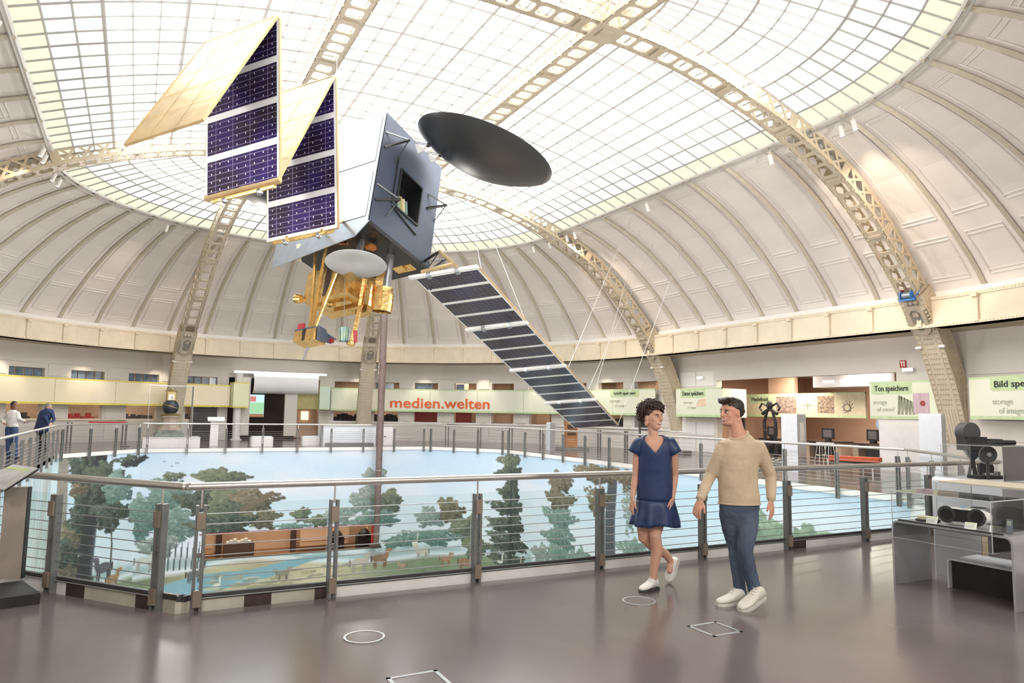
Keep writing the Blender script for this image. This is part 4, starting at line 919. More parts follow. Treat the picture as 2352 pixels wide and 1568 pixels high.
m.extr([q+lh*.2, q-lh*.2, q-lh*.2+nT*.24, q+lh*.2+nT*.24], -nR*.28); m.build('gold_louvre_box', M_gold, sat)
# black bracket struts on the navy face
def strut(pts, r, mm, parent=sat, name='strut', n=8): m = MB(); m.tube(pts, r, n); return m.build(name, mm, parent)
for (r, t), (dr, dt) in (((.02, .82), (.24, .03)), ((.02, .33), (.24, -.05)), ((.82, .64), (.20, -.04)), ((.88, .02), (.24, .09))):
    p = fp(r, t); tip = fp(r+dr, t+dt)-nL*.26
    strut([p, tip], .022, M_tubeg, name='bracket_rod'); strut([fp(r+dr*.05, t-.14), tip], .035, M_sblack, name='bracket_arm'); strut([fp(r+dr*.8, t-.20), tip], .013, M_sblack, name='bracket_stay')
def dish(name, c, axis, R, depth, mo_, mi, parent, thick=.03):
    n = 14; pr = [(R*k/n, depth*(k/n)**2-depth) for k in range(n+1)]; root = MB(); root.lathe(c, axis, pr+[(R+.012, .015), (R-.02, .03)]+[(r_*.985, h_+thick+.012) for r_, h_ in pr[::-1]], 56, cap=False)
    return root.build(name, mo_, parent, smooth=True, angle=50)
def tilt_axis(c, mx, my, cosv):
    v = (c-CAMPOS).normalized(); mj = (_r*mx-_u*my); mj = (mj-v*mj.dot(v)).normalized(); mn = mj.cross(v); mn = mn if mn.dot(_u) > 0 else -mn
    return mn*math.sqrt(1-cosv**2)+v*cosv
cD = at(1113, 350, 17.0); axD = tilt_axis(cD, 303, 128, .355); dish('big_dish', cD, axD, 1.69, .52, M_dish, M_dish, sat)
for k in (0, 1):
    p = at(952+28*k, 326+24*k, 16.7); q = at(984+28*k, 333+22*k, 16.85); strut([p, q], .03, M_silver, name='dish_hinge'); m = MB(); m.ball(q, .06, n=10, m=6); m.build('hinge_knuckle', M_sblack, sat)
    m = MB(); m.extr([at(952+28*k, 326+24*k, 16.7), at(978+26*k, 345+22*k, 16.85), at(960+30*k, 352+20*k, 16.85)], _f*.03); m.build('hinge_plate', M_mirror, sat)
cD2 = at(655, 452, 18.4); dish('second_dish', cD2, tilt_axis(cD2, 290, 118, .30), 1.62, .44, M_dish, M_dish, sat)
# ---- solar panels
def panel(c00, c10, c01, c11, cell_to_cam, cm, name='solar_panel', bars=True, rows=4):
    """corners: hinge-left, hinge-right, far-left, far-right"""
    c00, c10, c01, c11 = V(c00), V(c10), V(c01), V(c11); n = (c10-c00).cross(c01-c00).normalized(); ctr = (c00+c10+c01+c11)/4
    if n.dot(CAMPOS-ctr) < 0: n = -n
    if not cell_to_cam: n = -n                       # n: cell side
    def P(s, t, e=0): return c00.lerp(c10, s).lerp(c01.lerp(c11, s), t)+n*e
    m = MB(); m.extr([P(0, 0, -.04), P(1, 0, -.04), P(1, 1, -.04), P(0, 1, -.04)], n*.04); fr = m.build(name, M_frame, sat)
    for k in range(rows):
        t0, t1 = (k+.035)/rows+.012, (k+.965)/rows-.012+.012*0; me_ = bpy.data.meshes.new('cell_row'); vs = [P(.025, t0, .004), P(.975, t0, .004), P(.975, t1, .004), P(.025, t1, .004)]
        me_.from_pydata([tuple(v) for v in vs], [], [(0, 1, 2, 3)]); uvl = me_.uv_layers.new(name='UVMap')
        for i, q in enumerate(((0, 0), (1, 0), (1, 1), (0, 1))): uvl.data[i].uv = q
        me_.materials.append(cm); link('cell_row', me_, fr)
    # foil back, gently wrinkled
    nx, ny = 10, 20; G = [[P(i/nx, j/ny, -.045-(0 if i in (0, nx) or j in (0, ny) else .012*random.random())) for i in range(nx+1)] for j in range(ny+1)]
    m = MB(); m.grid(G); bk = m.build('foil_back', M_goldp, fr, smooth=True)
    m = MB()
    for s in (.33, .66): m.bar(P(s, .02, -.058), P(s, .98, -.058), .007, .003, up=n)
    for t in (.2, .4, .6, .8): m.bar(P(.02, t, -.058), P(.98, t, -.058), .007, .003, up=n)
    m.build('foil_seams', mat('foil_tape', (.50, .35, .17), .4, metal=.5), fr)
    m = MB()
    for p, q in ((P(0, 0, -.03), P(0, 1, -.03)), (P(1, 0, -.03), P(1, 1, -.03)), (P(0, 0, -.03), P(1, 0, -.03)), (P(0, 1, -.03), P(1, 1, -.03))): m.bar(p, q, .03, .05, up=n)
    m.build('foil_edge', M_goldp, fr); return fr, P, n
H = [((-4.48, -5.12, 5.01), (-3.43, -6.49, 5.14)), ((-4.59, -4.93, 8.02), (-3.54, -6.30, 8.15)), ((-5.70, -6.01, 5.43), (-4.66, -7.38, 5.56)), ((-5.83, -5.83, 8.44), (-4.78, -7.20, 8.57)), ((-6.98, -6.94, 5.88), (-5.94, -8.31, 6.01))]
for k in range(4): panel(H[k][0], H[k][1], H[k+1][0], H[k+1][1], k % 2 == 0, M_cells)
for k in (0, 2):
    a, b2 = V(H[k][0])-V(0, 0, .06), V(H[k][1])-V(0, 0, .06); m = MB(); m.tube([a.lerp(b2, .1), a.lerp(b2, .95)], .035, 8); m.build('hinge_rod', M_gold, sat)
    for s in (.28, .75): m = MB(); m.ball(a.lerp(b2, s)-V(0, 0, .03), .065, n=10, m=6); m.build('hinge_knuckle', M_tubeg, sat)
yk = [V(H[0][0]).lerp(V(H[0][1]), s) for s in (.3, .8)]
strut([yk[0], fp(0, .06, .55)], .04, M_gold, name='yoke_arm'); strut([yk[1], fp(0, .06, .3)], .04, M_gold, name='yoke_arm')
A0, A1 = V(-.95, -3.74, 4.91), V(.12, -5.09, 5.04); DL = (V(8.18, 3.2, 1.15)-A0)/4
for k in range(4):
    g0, g1 = k+.012, k+.985
    panel(A0+DL*g0, A1+DL*g0, A0+DL*g1, A1+DL*g1, True, M_cells2)
    m = MB(); wv = (A1-A0)*.03; m.bar(A0+DL*k-wv-V(0, 0, .03), A1+DL*k+wv-V(0, 0, .03), .11, .07, up=(A1-A0).cross(DL)); m.build('hinge_beam', M_frame, sat)
    for s in (.28, .72): m = MB(); m.obox((A0+DL*k).lerp(A1+DL*k, s)-V(0, 0, .05), (A1-A0)*.03, DL*.022, V(0, 0, .05)); m.build('hinge_block', M_silver, sat)
corner = fp(1, .03); mid0 = A0.lerp(A1, .45); mid1 = A0.lerp(A1, .85)
strut([fp(.9, .02), at(1010, 577, 16.9)], .035, M_sblack, name='yoke_arm'); strut([at(1010, 577, 16.9), at(1048, 612, 16.4)], .045, M_goldp, name='yoke_arm'); strut([at(968, 624, 16.6), at(1040, 606, 16.3)], .045, M_goldp, name='yoke_arm'); strut([at(985, 612, 17), at(1008, 580, 16.9)], .015, M_sblack, name='yoke_stay')
for s in (0, 1): m = MB(); p = at(918+20*s, 619-4*s, 16.4); m.obox(p, rh*.13, lh*.13, th_*.012); m.build('gold_patch', M_gold, sat)
# ---- instruments under the body
cW = at(818, 605, 15.9); vW = (cW-CAMPOS).normalized(); mj = (_r*137-_u*16); mj = (mj-vW*mj.dot(vW)).normalized(); mn = mj.cross(vW); mn = mn if mn.dot(_u) < 0 else -mn
axW = (-vW*.45+mn*.893).normalized(); m = MB(); m.lathe(cW, axW, [(0, -.10), (.3, -.08), (.66, 0), (.68, .02), (.655, .03), (.3, -.045), (0, -.06)], 44, cap=False); m.build('white_dish', M_dishw, sat, smooth=True, angle=40)
for p, q, r in (((836, 528, 16.6), (822, 590, 16.0), .085), ((897, 585, 16.9), (884, 690, 16.3), .095)): strut([at(*p), at(*q)], r, M_tubeg, name='support_tube', n=14)
A = at(695, 693, 16.7); gb_l, gb_r, gb_t = -lh*1.36, rh*1.0, th_*.78
m = MB(); m.obox(A+gb_l/2+gb_r/2+gb_t/2, gb_l/2, gb_r/2, gb_t/2); m.build('gold_box', M_gold, sat)
m = MB(); m.extr([A+gb_l*.44+gb_t*.05, A+gb_l*.56+gb_t*.05, A+gb_l*.56+gb_t, A+gb_l*.44+gb_t], -rh*.01); m.build('dark_slot', M_brown, sat)
for s0, s1, r0, r1, hh in ((.10, .85, .25, .42, .06), (.35, .95, .55, .66, .09), (.72, .97, .75, .95, .16)): m = MB(); m.obox(A+gb_l*(s0+s1)/2+gb_r*(r0+r1)/2-th_*hh/2, gb_l*(s1-s0)/2, gb_r*(r1-r0)/2, th_*hh/2); m.build('gold_rib', M_gold, sat)
m = MB(); m.lathe(A-rh*.02+lh*.02+gb_t*.1, -rh*.3+lh, [(.0, 0), (.10, .02), (.12, .12), (.08, .2), (0, .22)], 16); m.build('gold_horn', M_gold, sat)
for px, py in ((760, 700), (835, 660)): m = MB(); m.ball(at(px, py, 16.3), .12, .10, .08, n=8, m=5); m.build('crumpled_foil', M_gold, sat)
m = MB(); c = at(884, 660, 16.2); ax = (at(876, 716, 16.1)-c); m.lathe(c, ax, [(.19, 0), (.20, .02), (.20, .16), (.235, .17), (.235, ax.length), (.215, ax.length), (.21, .2)], 28, cap=False); m.build('gold_nozzle', M_gold, sat, smooth=True, angle=40)
m = MB(); m.lathe(c, ax, [(0, .19), (.212, .19)], 28, cap=False); m.build('nozzle_inside', M_tubeg, sat)
m = MB(); m.extr([at(846, 700, 16.3), at(868, 712, 16.2), at(874, 660, 16.2), at(853, 652, 16.3)], _f*.05); m.build('copper_plate', M_copper, sat)
m = MB(); m.extr([at(862, 640, 16.6), at(884, 600, 16.6), at(884, 660, 16.5), at(866, 690, 16.5)], _f*.08); m.build('gold_plate', M_gold, sat)
for p, q in (((726, 572, 16.6), (713, 752, 15.9)), ((752, 548, 16.4), (717, 754, 15.85)), ((771, 628, 16.1), (721, 758, 15.8))): strut([at(*p), at(*q)], .042, M_gold, name='feed_strut')
strut([at(838, 640, 16.1), at(828, 700, 16.05), at(809, 785, 15.9)], .055, M_gold, name='feed_strut', n=4)
m = MB(); m.ball(at(806, 788, 15.9), .11, .11, .07, n=10, m=6); m.build('foil_cup', M_gold, sat)
m = MB(); m.extr([at(811, 758, 15.85), at(820, 758, 15.85), at(820, 786, 15.85), at(812, 786, 15.85)], _f*.05); m.build('red_tag', M_tagred, sat)
m = MB(); c = at(790, 785, 15.9); m.lathe(c, th_*.15+V(0, 0, 1), [(.0, 0), (.075, 0), (.115, .32), (.125, .32), (.1, .02)], 18, cap=False); m.build('teal_feed_cup', mat('teal_glaze', (.04, .13, .15), .25, col2=(.14, .24, .13), scale=5), sat, smooth=True, angle=50)
strut([at(790, 756, 15.9), at(792, 640, 16.1)], .008, M_tubeg, name='feed_cup_wire')
fc = at(712, 776, 15.8)
m = MB(); m.obox(fc, lh*.30, rh*.19, th_*.13); m.build('feed_box', M_gold, sat)
m = MB(); m.extr([fc-lh*.3-rh*.2+th_*.13, fc+lh*.3-rh*.2+th_*.13, fc+lh*.2+rh*.3+th_*.26, fc-lh*.35+rh*.45+th_*.08], th_*.03); m.extr([fc-lh*.31-rh*.1-th_*.13, fc-lh*.31+rh*.35-th_*.05, fc-lh*.31+rh*.1+th_*.2, fc-lh*.31-rh*.15+th_*.2], -lh*.02); m.build('feed_cover', M_navy, sat)
m = MB(); m.bar(fc-rh*.2+lh*.02, fc-rh*.2+lh*.02+th_*.14, .06, .02, up=rh); m.obox(fc-rh*.195, lh*.03, rh*.01, th_*.14); m.build('feed_band', M_sblack, sat)
m = MB(); m.obox(fc+lh*.28+th_*.26-rh*.05, lh*.085, rh*.03, th_*.11); m.build('red_tag', M_tagred, sat); m = MB(); m.obox(fc-lh*.36+rh*.3, lh*.04, rh*.04, th_*.04); m.build('red_tag', M_tagred, sat)
strut([at(708, 796, 15.7), at(697, 826, 15.7)], .022, M_tubeg, name='feed_rod')
m = MB(); c = at(694, 566, 16.6); m.lathe(c, V(-.2, -.2, -1), [(.13, 0), (.12, .1), (.05, .17), (.045, .32), (.06, .36)], 16); m.build('small_horn', mat('cream_horn', (.74, .66, .46), .4), sat, smooth=True, angle=40)
for p, q in (((735, 554, 16.5), (798, 560, 16.3)), ((735, 554, 16.5), (760, 548, 16.6)), ((775, 543, 16.6), (798, 560, 16.3))): strut([at(*p), at(*q)], .03, M_copper, name='copper_bracket')
m = MB(); m.lathe(at(852, 566, 16.4), -th_, [(.14, 0), (.14, .03), (.05, .03)], 20); m.build('copper_ring', M_copper, sat)
# ---- hanging wires
M_wire = mat('thin_steel_wire', (.62, .62, .60), .35, metal=.6)
WIRES = [('pair of thin wires holding the top of the right solar wing', A1+DL*.1, V(2.0, 1.0, 11.2)), ('thin wire holding the wing at its second hinge', A1+DL*1.0, V(2.4, 2.2, 11.2)), ('thin wire from the vault to the third solar panel', A1+DL*2.1, at(1450, 500, 27.5)), ('left wire of the pair at the lowest panel', A1+DL*2.75, at(1500, 560, 28)), ('right wire of the pair at the lowest panel', A1+DL*2.95, at(1470, 530, 28)), ('wire slanting beside the lattice arch to the wing tip', A1+DL*3.95, at(1570, 560, 28)),
         ('thin wire from the laylight to the folded left wing', V(H[3][1]), V(-4.2, -5.6, 11.0)), ('thin wire from the laylight to the satellite body', fp(.5, 1, .5), V(-.9, -2.2, 11.25)), ('thin wire from the laylight to the satellite back', fp(.2, 1, .8), V(-2.6, -2.3, 11.25))]
for lab, p, q in WIRES: m = MB(); m.tube([p, q], .008, 5); tag(m.build('hanging_wire', M_wire), lab, 'wire', 'wires holding the satellite')
# ---- tall brown pole beyond it
m = MB(); pb = V(3.62, 12.9, -4.45); pr = thing('tall_pole', 'tall tapering brown pole standing in the well under the satellite', 'pole', pb)
m.tube([pb, pb+V(0, 0, 4), pb+V(0, 0, 8), pb+V(0, 0, 14.2)], [.13, .15, .17, .17], 14); m.build('shaft', mat('brown_pole_paint', (.15, .10, .085), .5, col2=(.20, .15, .14), scale=3), pr, smooth=True, angle=50)
m = MB(); m.lathe(pb, (0, 0, 1), [(.2, -.06), (.2, 0), (.14, .05)], 16); m.box(pb.x-.2, pb.x+.2, pb.y-.2, 13.43, pb.z-.12, pb.z-.06); m.build('foot_bracket', M_brown, pr)
m = MB(); m.lathe(pb+V(0, 0, 3.35), (0, 0, 1), [(.152, 0), (.165, .02), (.165, .05), (.152, .07)], 14); m.build('joint_ring', M_clamp, pr)
# ================================================================= foreground exhibits, right
M_alu = mat('satin_grey_sheet', (.50, .51, .53), .38, metal=.55, var=.03, scale=3)
M_aluw = mat('pale_grey_sheet', (.66, .69, .74), .4, metal=.15, var=.02)
M_acryl = glassmat('clear_acrylic', (.985, .99, .99), .9, .03)
M_acedge = mat('acrylic_bright_edge', (.82, .85, .86), .1, spec=.9)
M_label = mat('white_label_card', (.84, .84, .80), .6)
M_limecard = mat('lime_label_stripe', (.70, .76, .28), .6)
def arch_sheet(m, x0, x1, y0, y1, h, th=.02, r=.07, seg=5, along='y'):
    """bent sheet: two legs and a top with rounded shoulders; profile runs along y (or x), swept over the other axis"""
    def prof(o):
        a, b = (y0, y1) if along == 'y' else (x0, x1); a += o; b -= o; H = h-o; rr = r-o if r > o else .001; P = [(a, 0), (a, H-rr)]
        for k in range(1, seg+1): t = math.pi/2*k/seg; P.append((a+rr-rr*math.cos(t), H-rr+rr*math.sin(t)))
        for k in range(1, seg+1): t = math.pi/2*k/seg; P.append((b-rr+rr*math.sin(t), H-rr+rr*math.cos(t)))
        P.append((b, 0)); return P
    o, i = prof(0), prof(th); n = len(o); s0, s1 = (x0, x1) if along == 'y' else (y0, y1)
    def pt(q, s): return (s, q[0], q[1]) if along == 'y' else (q[0], s, q[1])
    vs = [pt(q, s0) for q in o]+[pt(q, s1) for q in o]+[pt(q, s0) for q in i]+[pt(q, s1) for q in i]; F = []
    for k in range(n-1): F += [(k, k+1, n+k+1, n+k), (2*n+k, 3*n+k, 3*n+k+1, 2*n+k+1), (k, 2*n+k, 2*n+k+1, k+1), (n+k, n+k+1, 3*n+k+1, 3*n+k)]
    F += [(0, n, 3*n, 2*n), (n-1, 3*n-1, 4*n-1, 2*n-1)]; m.add(vs, F)
def acrylic_case(root, x0, x1, y0, y1, z0, z1, edge=.008):
    for c, a, b, cc in (((x0, (y0+y1)/2, (z0+z1)/2), (.004, 0, 0), (0, (y1-y0)/2, 0), (0, 0, (z1-z0)/2)), ((x1, (y0+y1)/2, (z0+z1)/2), (.004, 0, 0), (0, (y1-y0)/2, 0), (0, 0, (z1-z0)/2)), (((x0+x1)/2, y0, (z0+z1)/2), ((x1-x0)/2, 0, 0), (0, .004, 0), (0, 0, (z1-z0)/2)), (((x0+x1)/2, y1, (z0+z1)/2), ((x1-x0)/2, 0, 0), (0, .004, 0), (0, 0, (z1-z0)/2)), (((x0+x1)/2, (y0+y1)/2, z1), ((x1-x0)/2, 0, 0), (0, (y1-y0)/2, 0), (0, 0, .004))):
        m = MB(); m.obox(c, a, b, cc); m.build('acrylic_sheet', M_acryl, root)
    m = MB(); P = [(x0, y0), (x1, y0), (x1, y1), (x0, y1)]
    for i in range(4): m.bar((*P[i], z1), (*P[(i+1) % 4], z1), edge, edge); m.bar((*P[i], z0), (*P[(i+1) % 4], z0), edge*.5, edge*.5); m.bar((*P[i], z0), (*P[i], z1), edge*.7, edge*.7)
    m.build('acrylic_edge', M_acedge, root)
TX0, TX1, TY0, TY1, TH = .48, 1.10, -16.02, -14.85, .655
t = thing('display_table', 'grey bent-sheet display table at the right edge with a loudspeaker in its case', 'table', (.8, -15.4, 0))
m = MB(); arch_sheet(m, TX0, TX1, TY0, TY1, TH); m.build('bent_sheet', M_alu, t)
m = MB(); m.box(TX0+.02, TX0+.05, TY0+.1, TY1-.06, TH-.03, TH+.012); m.build('front_rail', M_dark, t)
acrylic_case(t, TX0-.03, TX1-.05, TY0+.16, TY1-.03, TH-.17, TH+.30)
b = thing('low_bench', 'low black-fronted grey plinth under the display table', 'plinth', (.9, -15.9, 0))
m = MB(); arch_sheet(m, .86, 1.35, -16.6, -15.18, .30, r=.05); m.build('bent_sheet', M_aluw, b); m = MB(); m.box(.90, 1.34, -16.57, -15.21, 0, .275); m.build('dark_core', M_black, b)
def dogbone(c, d, w, h, dep, label):
    """loudspeaker: two round cones joined by a waist, lying along d"""
    root = thing('bone_speaker', label, 'loudspeaker', c); d = V(d).normalized(); u = V(0, 0, 1); n = d.cross(u)
    def outline(s, k=40):
        P = []
        for i in range(k):
            a = 2*math.pi*i/k; x = math.cos(a); wst = .62+.38*abs(x)**1.6; P.append((x*w/2*s, math.sin(a)*h/2*s*wst*(1.0)))
        return P
    cc = V(c)+u*(h/2)
    m = MB(); prev = None
    rings = [(1.0, -dep/2), (1.06, -dep*.2), (1.06, dep*.2), (.9, dep/2)]; R = [[cc+d*x+u*z+n*e for x, z in outline(s)] for s, e in rings]; k = 40
    for A, B_ in zip(R, R[1:]): m.add(A+B_, [(i, (i+1) % k, k+(i+1) % k, k+i) for i in range(k)])
    m.add(R[-1], [tuple(range(k))]); m.build('white_shell', M_white, root, smooth=True, angle=50)
    return root, cc, d, u, n, outline
sp, cc, d, u, n, outl = dogbone((.80, -15.42, TH+.001), (0.10, -1, 0), .46, .20, .12, 'white bone-shaped loudspeaker with black grille inside the acrylic case')
side = n if n.dot(CAMPOS-cc) > 0 else -n
m = MB(); P = [cc+d*x+u*z+side*.062 for x, z in outl(.97)]; m.extr(P, side*.012); m.build('black_grille', M_black, sp)
for s in (-1, 1): m = MB(); m.lathe(cc+d*.14*s+side*.074, side, [(.085, 0), (.078, .006), (.03, -.008), (0, -.004)], 24, cap=False); m.build('cone', M_dark, sp, smooth=True)
m = MB(); m.ball(cc+u*.088+side*.03, .03, .02, .008, n=10, m=5, axes=(d, side, u)); m.build('blue_badge', mat('blue_badge', (.30, .45, .70), .3), sp)
def card(c, rz, w, h, label, stripe=True):
    root = thing('label_card', label, 'label', c); ca, sa = math.cos(rz), math.sin(rz); r = V(ca, sa, 0); bk = V(-sa, ca, 0); up = (V(0, 0, 1)*.8+bk*.6).normalized(); nn = r.cross(up)
    m = MB(); m.extr([V(c)-r*w/2, V(c)+r*w/2, V(c)+r*w/2+up*h, V(c)-r*w/2+up*h], -nn*.004); m.build('card', M_label, root)
    if stripe: m = MB(); m.extr([V(c)-r*w*.42+up*h*.82+nn*.001, V(c)+r*w*.42+up*h*.82+nn*.001, V(c)+r*w*.42+up*h*.92+nn*.001, V(c)-r*w*.42+up*h*.92+nn*.001], nn*.0015); m.build('lime_stripe', M_limecard, root)
    m = MB()
    for k in range(4): m.extr([V(c)-r*w*.4+up*h*(.62-.13*k)+nn*.001, V(c)+r*w*(.36-.08*(k % 2))+up*h*(.62-.13*k)+nn*.001, V(c)+r*w*(.36-.08*(k % 2))+up*h*(.65-.13*k)+nn*.001, V(c)-r*w*.4+up*h*(.65-.13*k)+nn*.001], nn*.001)
    m.build('printed_lines', mat('grey_print', (.45, .45, .43), .7), root)
RZ = math.radians(-75)
for c, lab in (((.60, -15.20, TH+.002), 'white label card left of the loudspeaker'), ((.60, -15.58, TH+.002), 'white label card before the loudspeaker cone'), ((.62, -15.80, TH+.002), 'white label card beside the upright phone')): card(c, RZ, .10, .075, lab)
def phone(c, rz, h, label, lean=.25):
    root = thing('mobile_phone', label, 'phone', c); r = V(math.cos(rz), math.sin(rz), 0); bk = V(-r.y, r.x, 0); up = (V(0, 0, 1)+bk*lean).normalized(); nn = r.cross(up); c = V(c)
    m = MB(); m.obox(c+up*h/2, r*.024, up*h/2, nn*.009); m.build('phone_body', mat('slate_phone', (.12, .15, .18), .35), root)
    m = MB(); m.obox(c+up*h*.70+nn*.010, r*.017, up*h*.17, nn*.001); m.build('phone_screen', mat('grey_screen', (.32, .38, .36), .2), root)
    m = MB()
    for i in range(3):
        for j in range(3): m.obox(c+up*h*(.12+.12*j)+r*(.013*(i-1))+nn*.010, r*.004, up*.004, nn*.002)
    m.build('keys', M_silver, root)
phone((.66, -15.90, TH+.004), RZ, .135, 'slate grey mobile phone leaning upright in the case')
m = MB(); m.rbox((.74, -15.08, TH+.003), .13, .17, .045, .1, .015); o = m.build('flat_player', mat('cream_player', (.70, .66, .46), .4)); tag(o, 'cream flat device with dark rim at the case end', 'player'); m = MB(); m.rbox((.74, -15.08, TH+.001), .15, .19, .02, .1, .015); m.build('dark_rim', M_dark, o)
m = MB(); m.lathe((.92, -15.20, TH+.002), (0, 0, 1), [(.02, 0), (.02, .05), (.012, .06), (.024, .075), (.024, .11), (0, .12)], 12); o = m.build('small_figure', M_silver); tag(o, 'small silver and red gadget behind the loudspeaker', 'gadget'); m = MB(); m.ball((.91, -15.215, TH+.095), .012, n=8, m=5); m.build('red_knob', M_tagred, o)
# second showcase
t2 = thing('glass_showcase', 'pale sheet showcase with acrylic hood and beige lid behind the loudspeaker table', 'showcase', (2.1, -15.3, 0))
m = MB(); arch_sheet(m, 1.75, 2.45, -16.0, -14.6, .60); m.build('bent_sheet', M_aluw, t2); m = MB(); m.box(2.2, 2.24, -15.9, -14.7, 0, .58); m.build('back_panel', M_alu, t2)
acrylic_case(t2, 1.72, 2.42, -16.05, -14.57, .60, .98); m = MB(); m.box(1.74, 2.42, -16.03, -14.59, .985, .995); m.build('beige_lid', mat('beige_lid', (.66, .58, .44), .4), t2)
for i, (y, h) in enumerate(((-14.85, .10), (-15.2, .14), (-15.6, .09))): m = MB(); m.rbox((2.05, y, .602), .2, .24, h, .2*i, .03); o = m.build('old_device', M_alu if i % 2 else M_white); tag(o, ['white boxy device at the far end of the second showcase', 'grey boxy device mid second showcase', 'white flat device at the near end of the second showcase'][i], 'device'); m = MB(); m.rbox((2.05, y, .602+h), .12, .14, .006, .2*i, .02); m.build('dark_top', M_dark, o)
t3 = thing('grey_partition', 'tall grey sheet partition standing behind the display table', 'partition', (1.4, -15.0, 0))
pa, pb_ = floorpt(2150, 1318), floorpt(2258, 1334); m = MB(); m.obox((pa+pb_)/2+V(0, 0, .3), (pb_-pa)/2, V(.006, .008, 0), (0, 0, .3)); m.build('sheet', M_alu, t3)
m = MB(); m.obox(pb_+(pb_-pa)*.07+V(0, 0, .3), (pb_-pa)*.06, V(.006, .008, 0), (0, 0, .3)); m.build('beige_edge', mat('beige_strip', (.62, .50, .36), .6), t3)
# film projector on a pale plinth
pl = thing('pale_plinth', 'pale bent-sheet plinth carrying the film projector', 'plinth', (3.5, -13.95, 0)); PX, PY, PZ = 3.6, -13.9, .92
m = MB(); arch_sheet(m, 3.2, 4.1, -14.5, -13.6, PZ, r=.06, along='x'); m.build('bent_sheet', M_aluw, pl); m = MB(); m.box(3.22, 4.08, -14.4, -13.7, .02, PZ-.03); m.build('core', M_alu, pl)
acrylic_case(pl, 3.35, 4.05, -14.45, -13.65, PZ+.001, PZ+.45, .006)
pj = thing('film_projector', 'black antique film projector with reels standing on the pale plinth', 'projector', (3.7, -14, PZ))
m = MB()
for a, b_ in (((3.55, -14.15, PZ), (3.62, -14.12, PZ+.22)), ((3.82, -13.9, PZ), (3.78, -13.95, PZ+.2))): m.tube([a, b_], .02, 8)
m.rbox((3.7, -14.05, PZ), .45, .2, .04, -.3, .02); m.build('stand', M_black, pj)
for k, (x, y, z, R) in enumerate(((3.62, -14.12, PZ+.33, .11), (3.84, -13.98, PZ+.3, .10))):
    ax = V(-.55, -.83, 0); m = MB(); m.lathe((x, y, z), ax, [(0, 0), (R, 0), (R, .03), (0, .03)], 24); r_ = m.build('film_reel', M_dark, pj); m = MB(); m.lathe((x, y, z), ax, [(.03, -.012), (.03, .045)], 12); m.build('hub', M_silver, r_)
m = MB(); m.rbox((3.95, -13.9, PZ+.06), .16, .12, .12, -.3, .01); m.lathe((4.02, -13.86, PZ+.12), (.83, -.55, 0), [(.04, 0), (.045, .1)], 12); m.build('lens_box', M_black, pj)
cm = thing('film_camera', 'large black film camera on a bracket above the projector case', 'camera', (3.2, -13.4, 0))
m = MB(); c = at(2232, 1018, 10.6); m.rbox((c.x, c.y, c.z-.1), .34, .26, .2, -.3, .04); m.build('camera_body', M_black, cm)
m = MB(); m.lathe(c+V(-.06, .02, .16), (-.3, -.95, 0), [(0, -.08), (.15, -.08), (.15, .08), (0, .08)], 22); m.build('magazine', M_dark, cm, smooth=True, angle=40)
m = MB(); m.tube([c+V(.1, -.06, 0), c+V(.42, -.2, .02)], .05, 12); m.tube([c+V(.42, -.2, .02), c+V(.6, -.28, .02)], .035, 12); m.rbox((c.x+.3, c.y-.1, c.z+.01), .3, .1, .06, -.4); m.build('lens_tube', M_black, cm)
m = MB(); m.lathe(c+V(-.02, -.02, -.10), (0, .1, -1), [(.16, 0), (.02, .16)], 4); m.build('tripod_head', mat('slate_metal', (.10, .12, .15), .35, metal=.5), cm)
for k in range(3): a = k*2.1; m = MB(); m.tube([c+V(0, 0, -.2), V(c.x+.32*math.cos(a), c.y+.2*math.sin(a), 0)], .022, 8); m.build('leg', M_black, cm)
# ================================================================= info stand, left foreground
st = thing('info_stand', 'tilted grey info panel on a beige post with black foot beside the left railing', 'info stand', (-7.45, -12.0, 0))
m = MB(); m.obox((-7.80, -12.06, .045), (.48, .12, 0), (-.10, .30, 0), (0, 0, .045)); m.build('foot', M_black, st)
p0 = at(22, 1352, 6.63); p0.z = .09; p1 = V(p0.x, p0.y, .93); m = MB(); m.obox((p0+p1)/2, V(.095, -.03, 0), V(.01, .03, 0), (p1-p0)/2); m.build('post', mat('beige_grey_post', (.42, .37, .32), .5), st)
m = MB(); m.obox((p0+p1)/2+V(.098, -.031, 0), V(.004, 0, 0), V(.01, .03, 0), (p1-p0)/2); m.build('post_edge', M_black, st)
q = [at(8, 1124, 6.25), at(86, 1074, 6.4), at(30, 1066, 6.85), at(-70, 1112, 6.75)]; nn = (q[1]-q[0]).cross(q[2]-q[0]).normalized(); nn = nn if nn.z > 0 else -nn
m = MB(); m.extr(q, -nn*.02); m.build('panel', mat('pale_grey_info_panel', (.52, .53, .52), .45), st)
m = MB(); m.bar(q[0]-nn*.015, q[1]-nn*.015, .03, .012, up=nn); m.build('panel_edge', M_black, st)
def pq(s, t): return q[0].lerp(q[1], s).lerp(q[3].lerp(q[2], s), t)+nn*.002
m = MB(); m.extr([pq(.80, .12), pq(.88, .12), pq(.88, .95), pq(.80, .95)], nn*.002); m.build('green_bar', mat('lime_green_print', (.50, .62, .22), .6), st)
m = MB()
for k in range(9): m.extr([pq(.68-.06*k, .15), pq(.70-.06*k, .15), pq(.70-.06*k, .8-.2*(k % 3)), pq(.68-.06*k, .8-.2*(k % 3))], nn*.001)
m.build('printed_lines', mat('grey_print', (.45, .45, .43), .7), st)
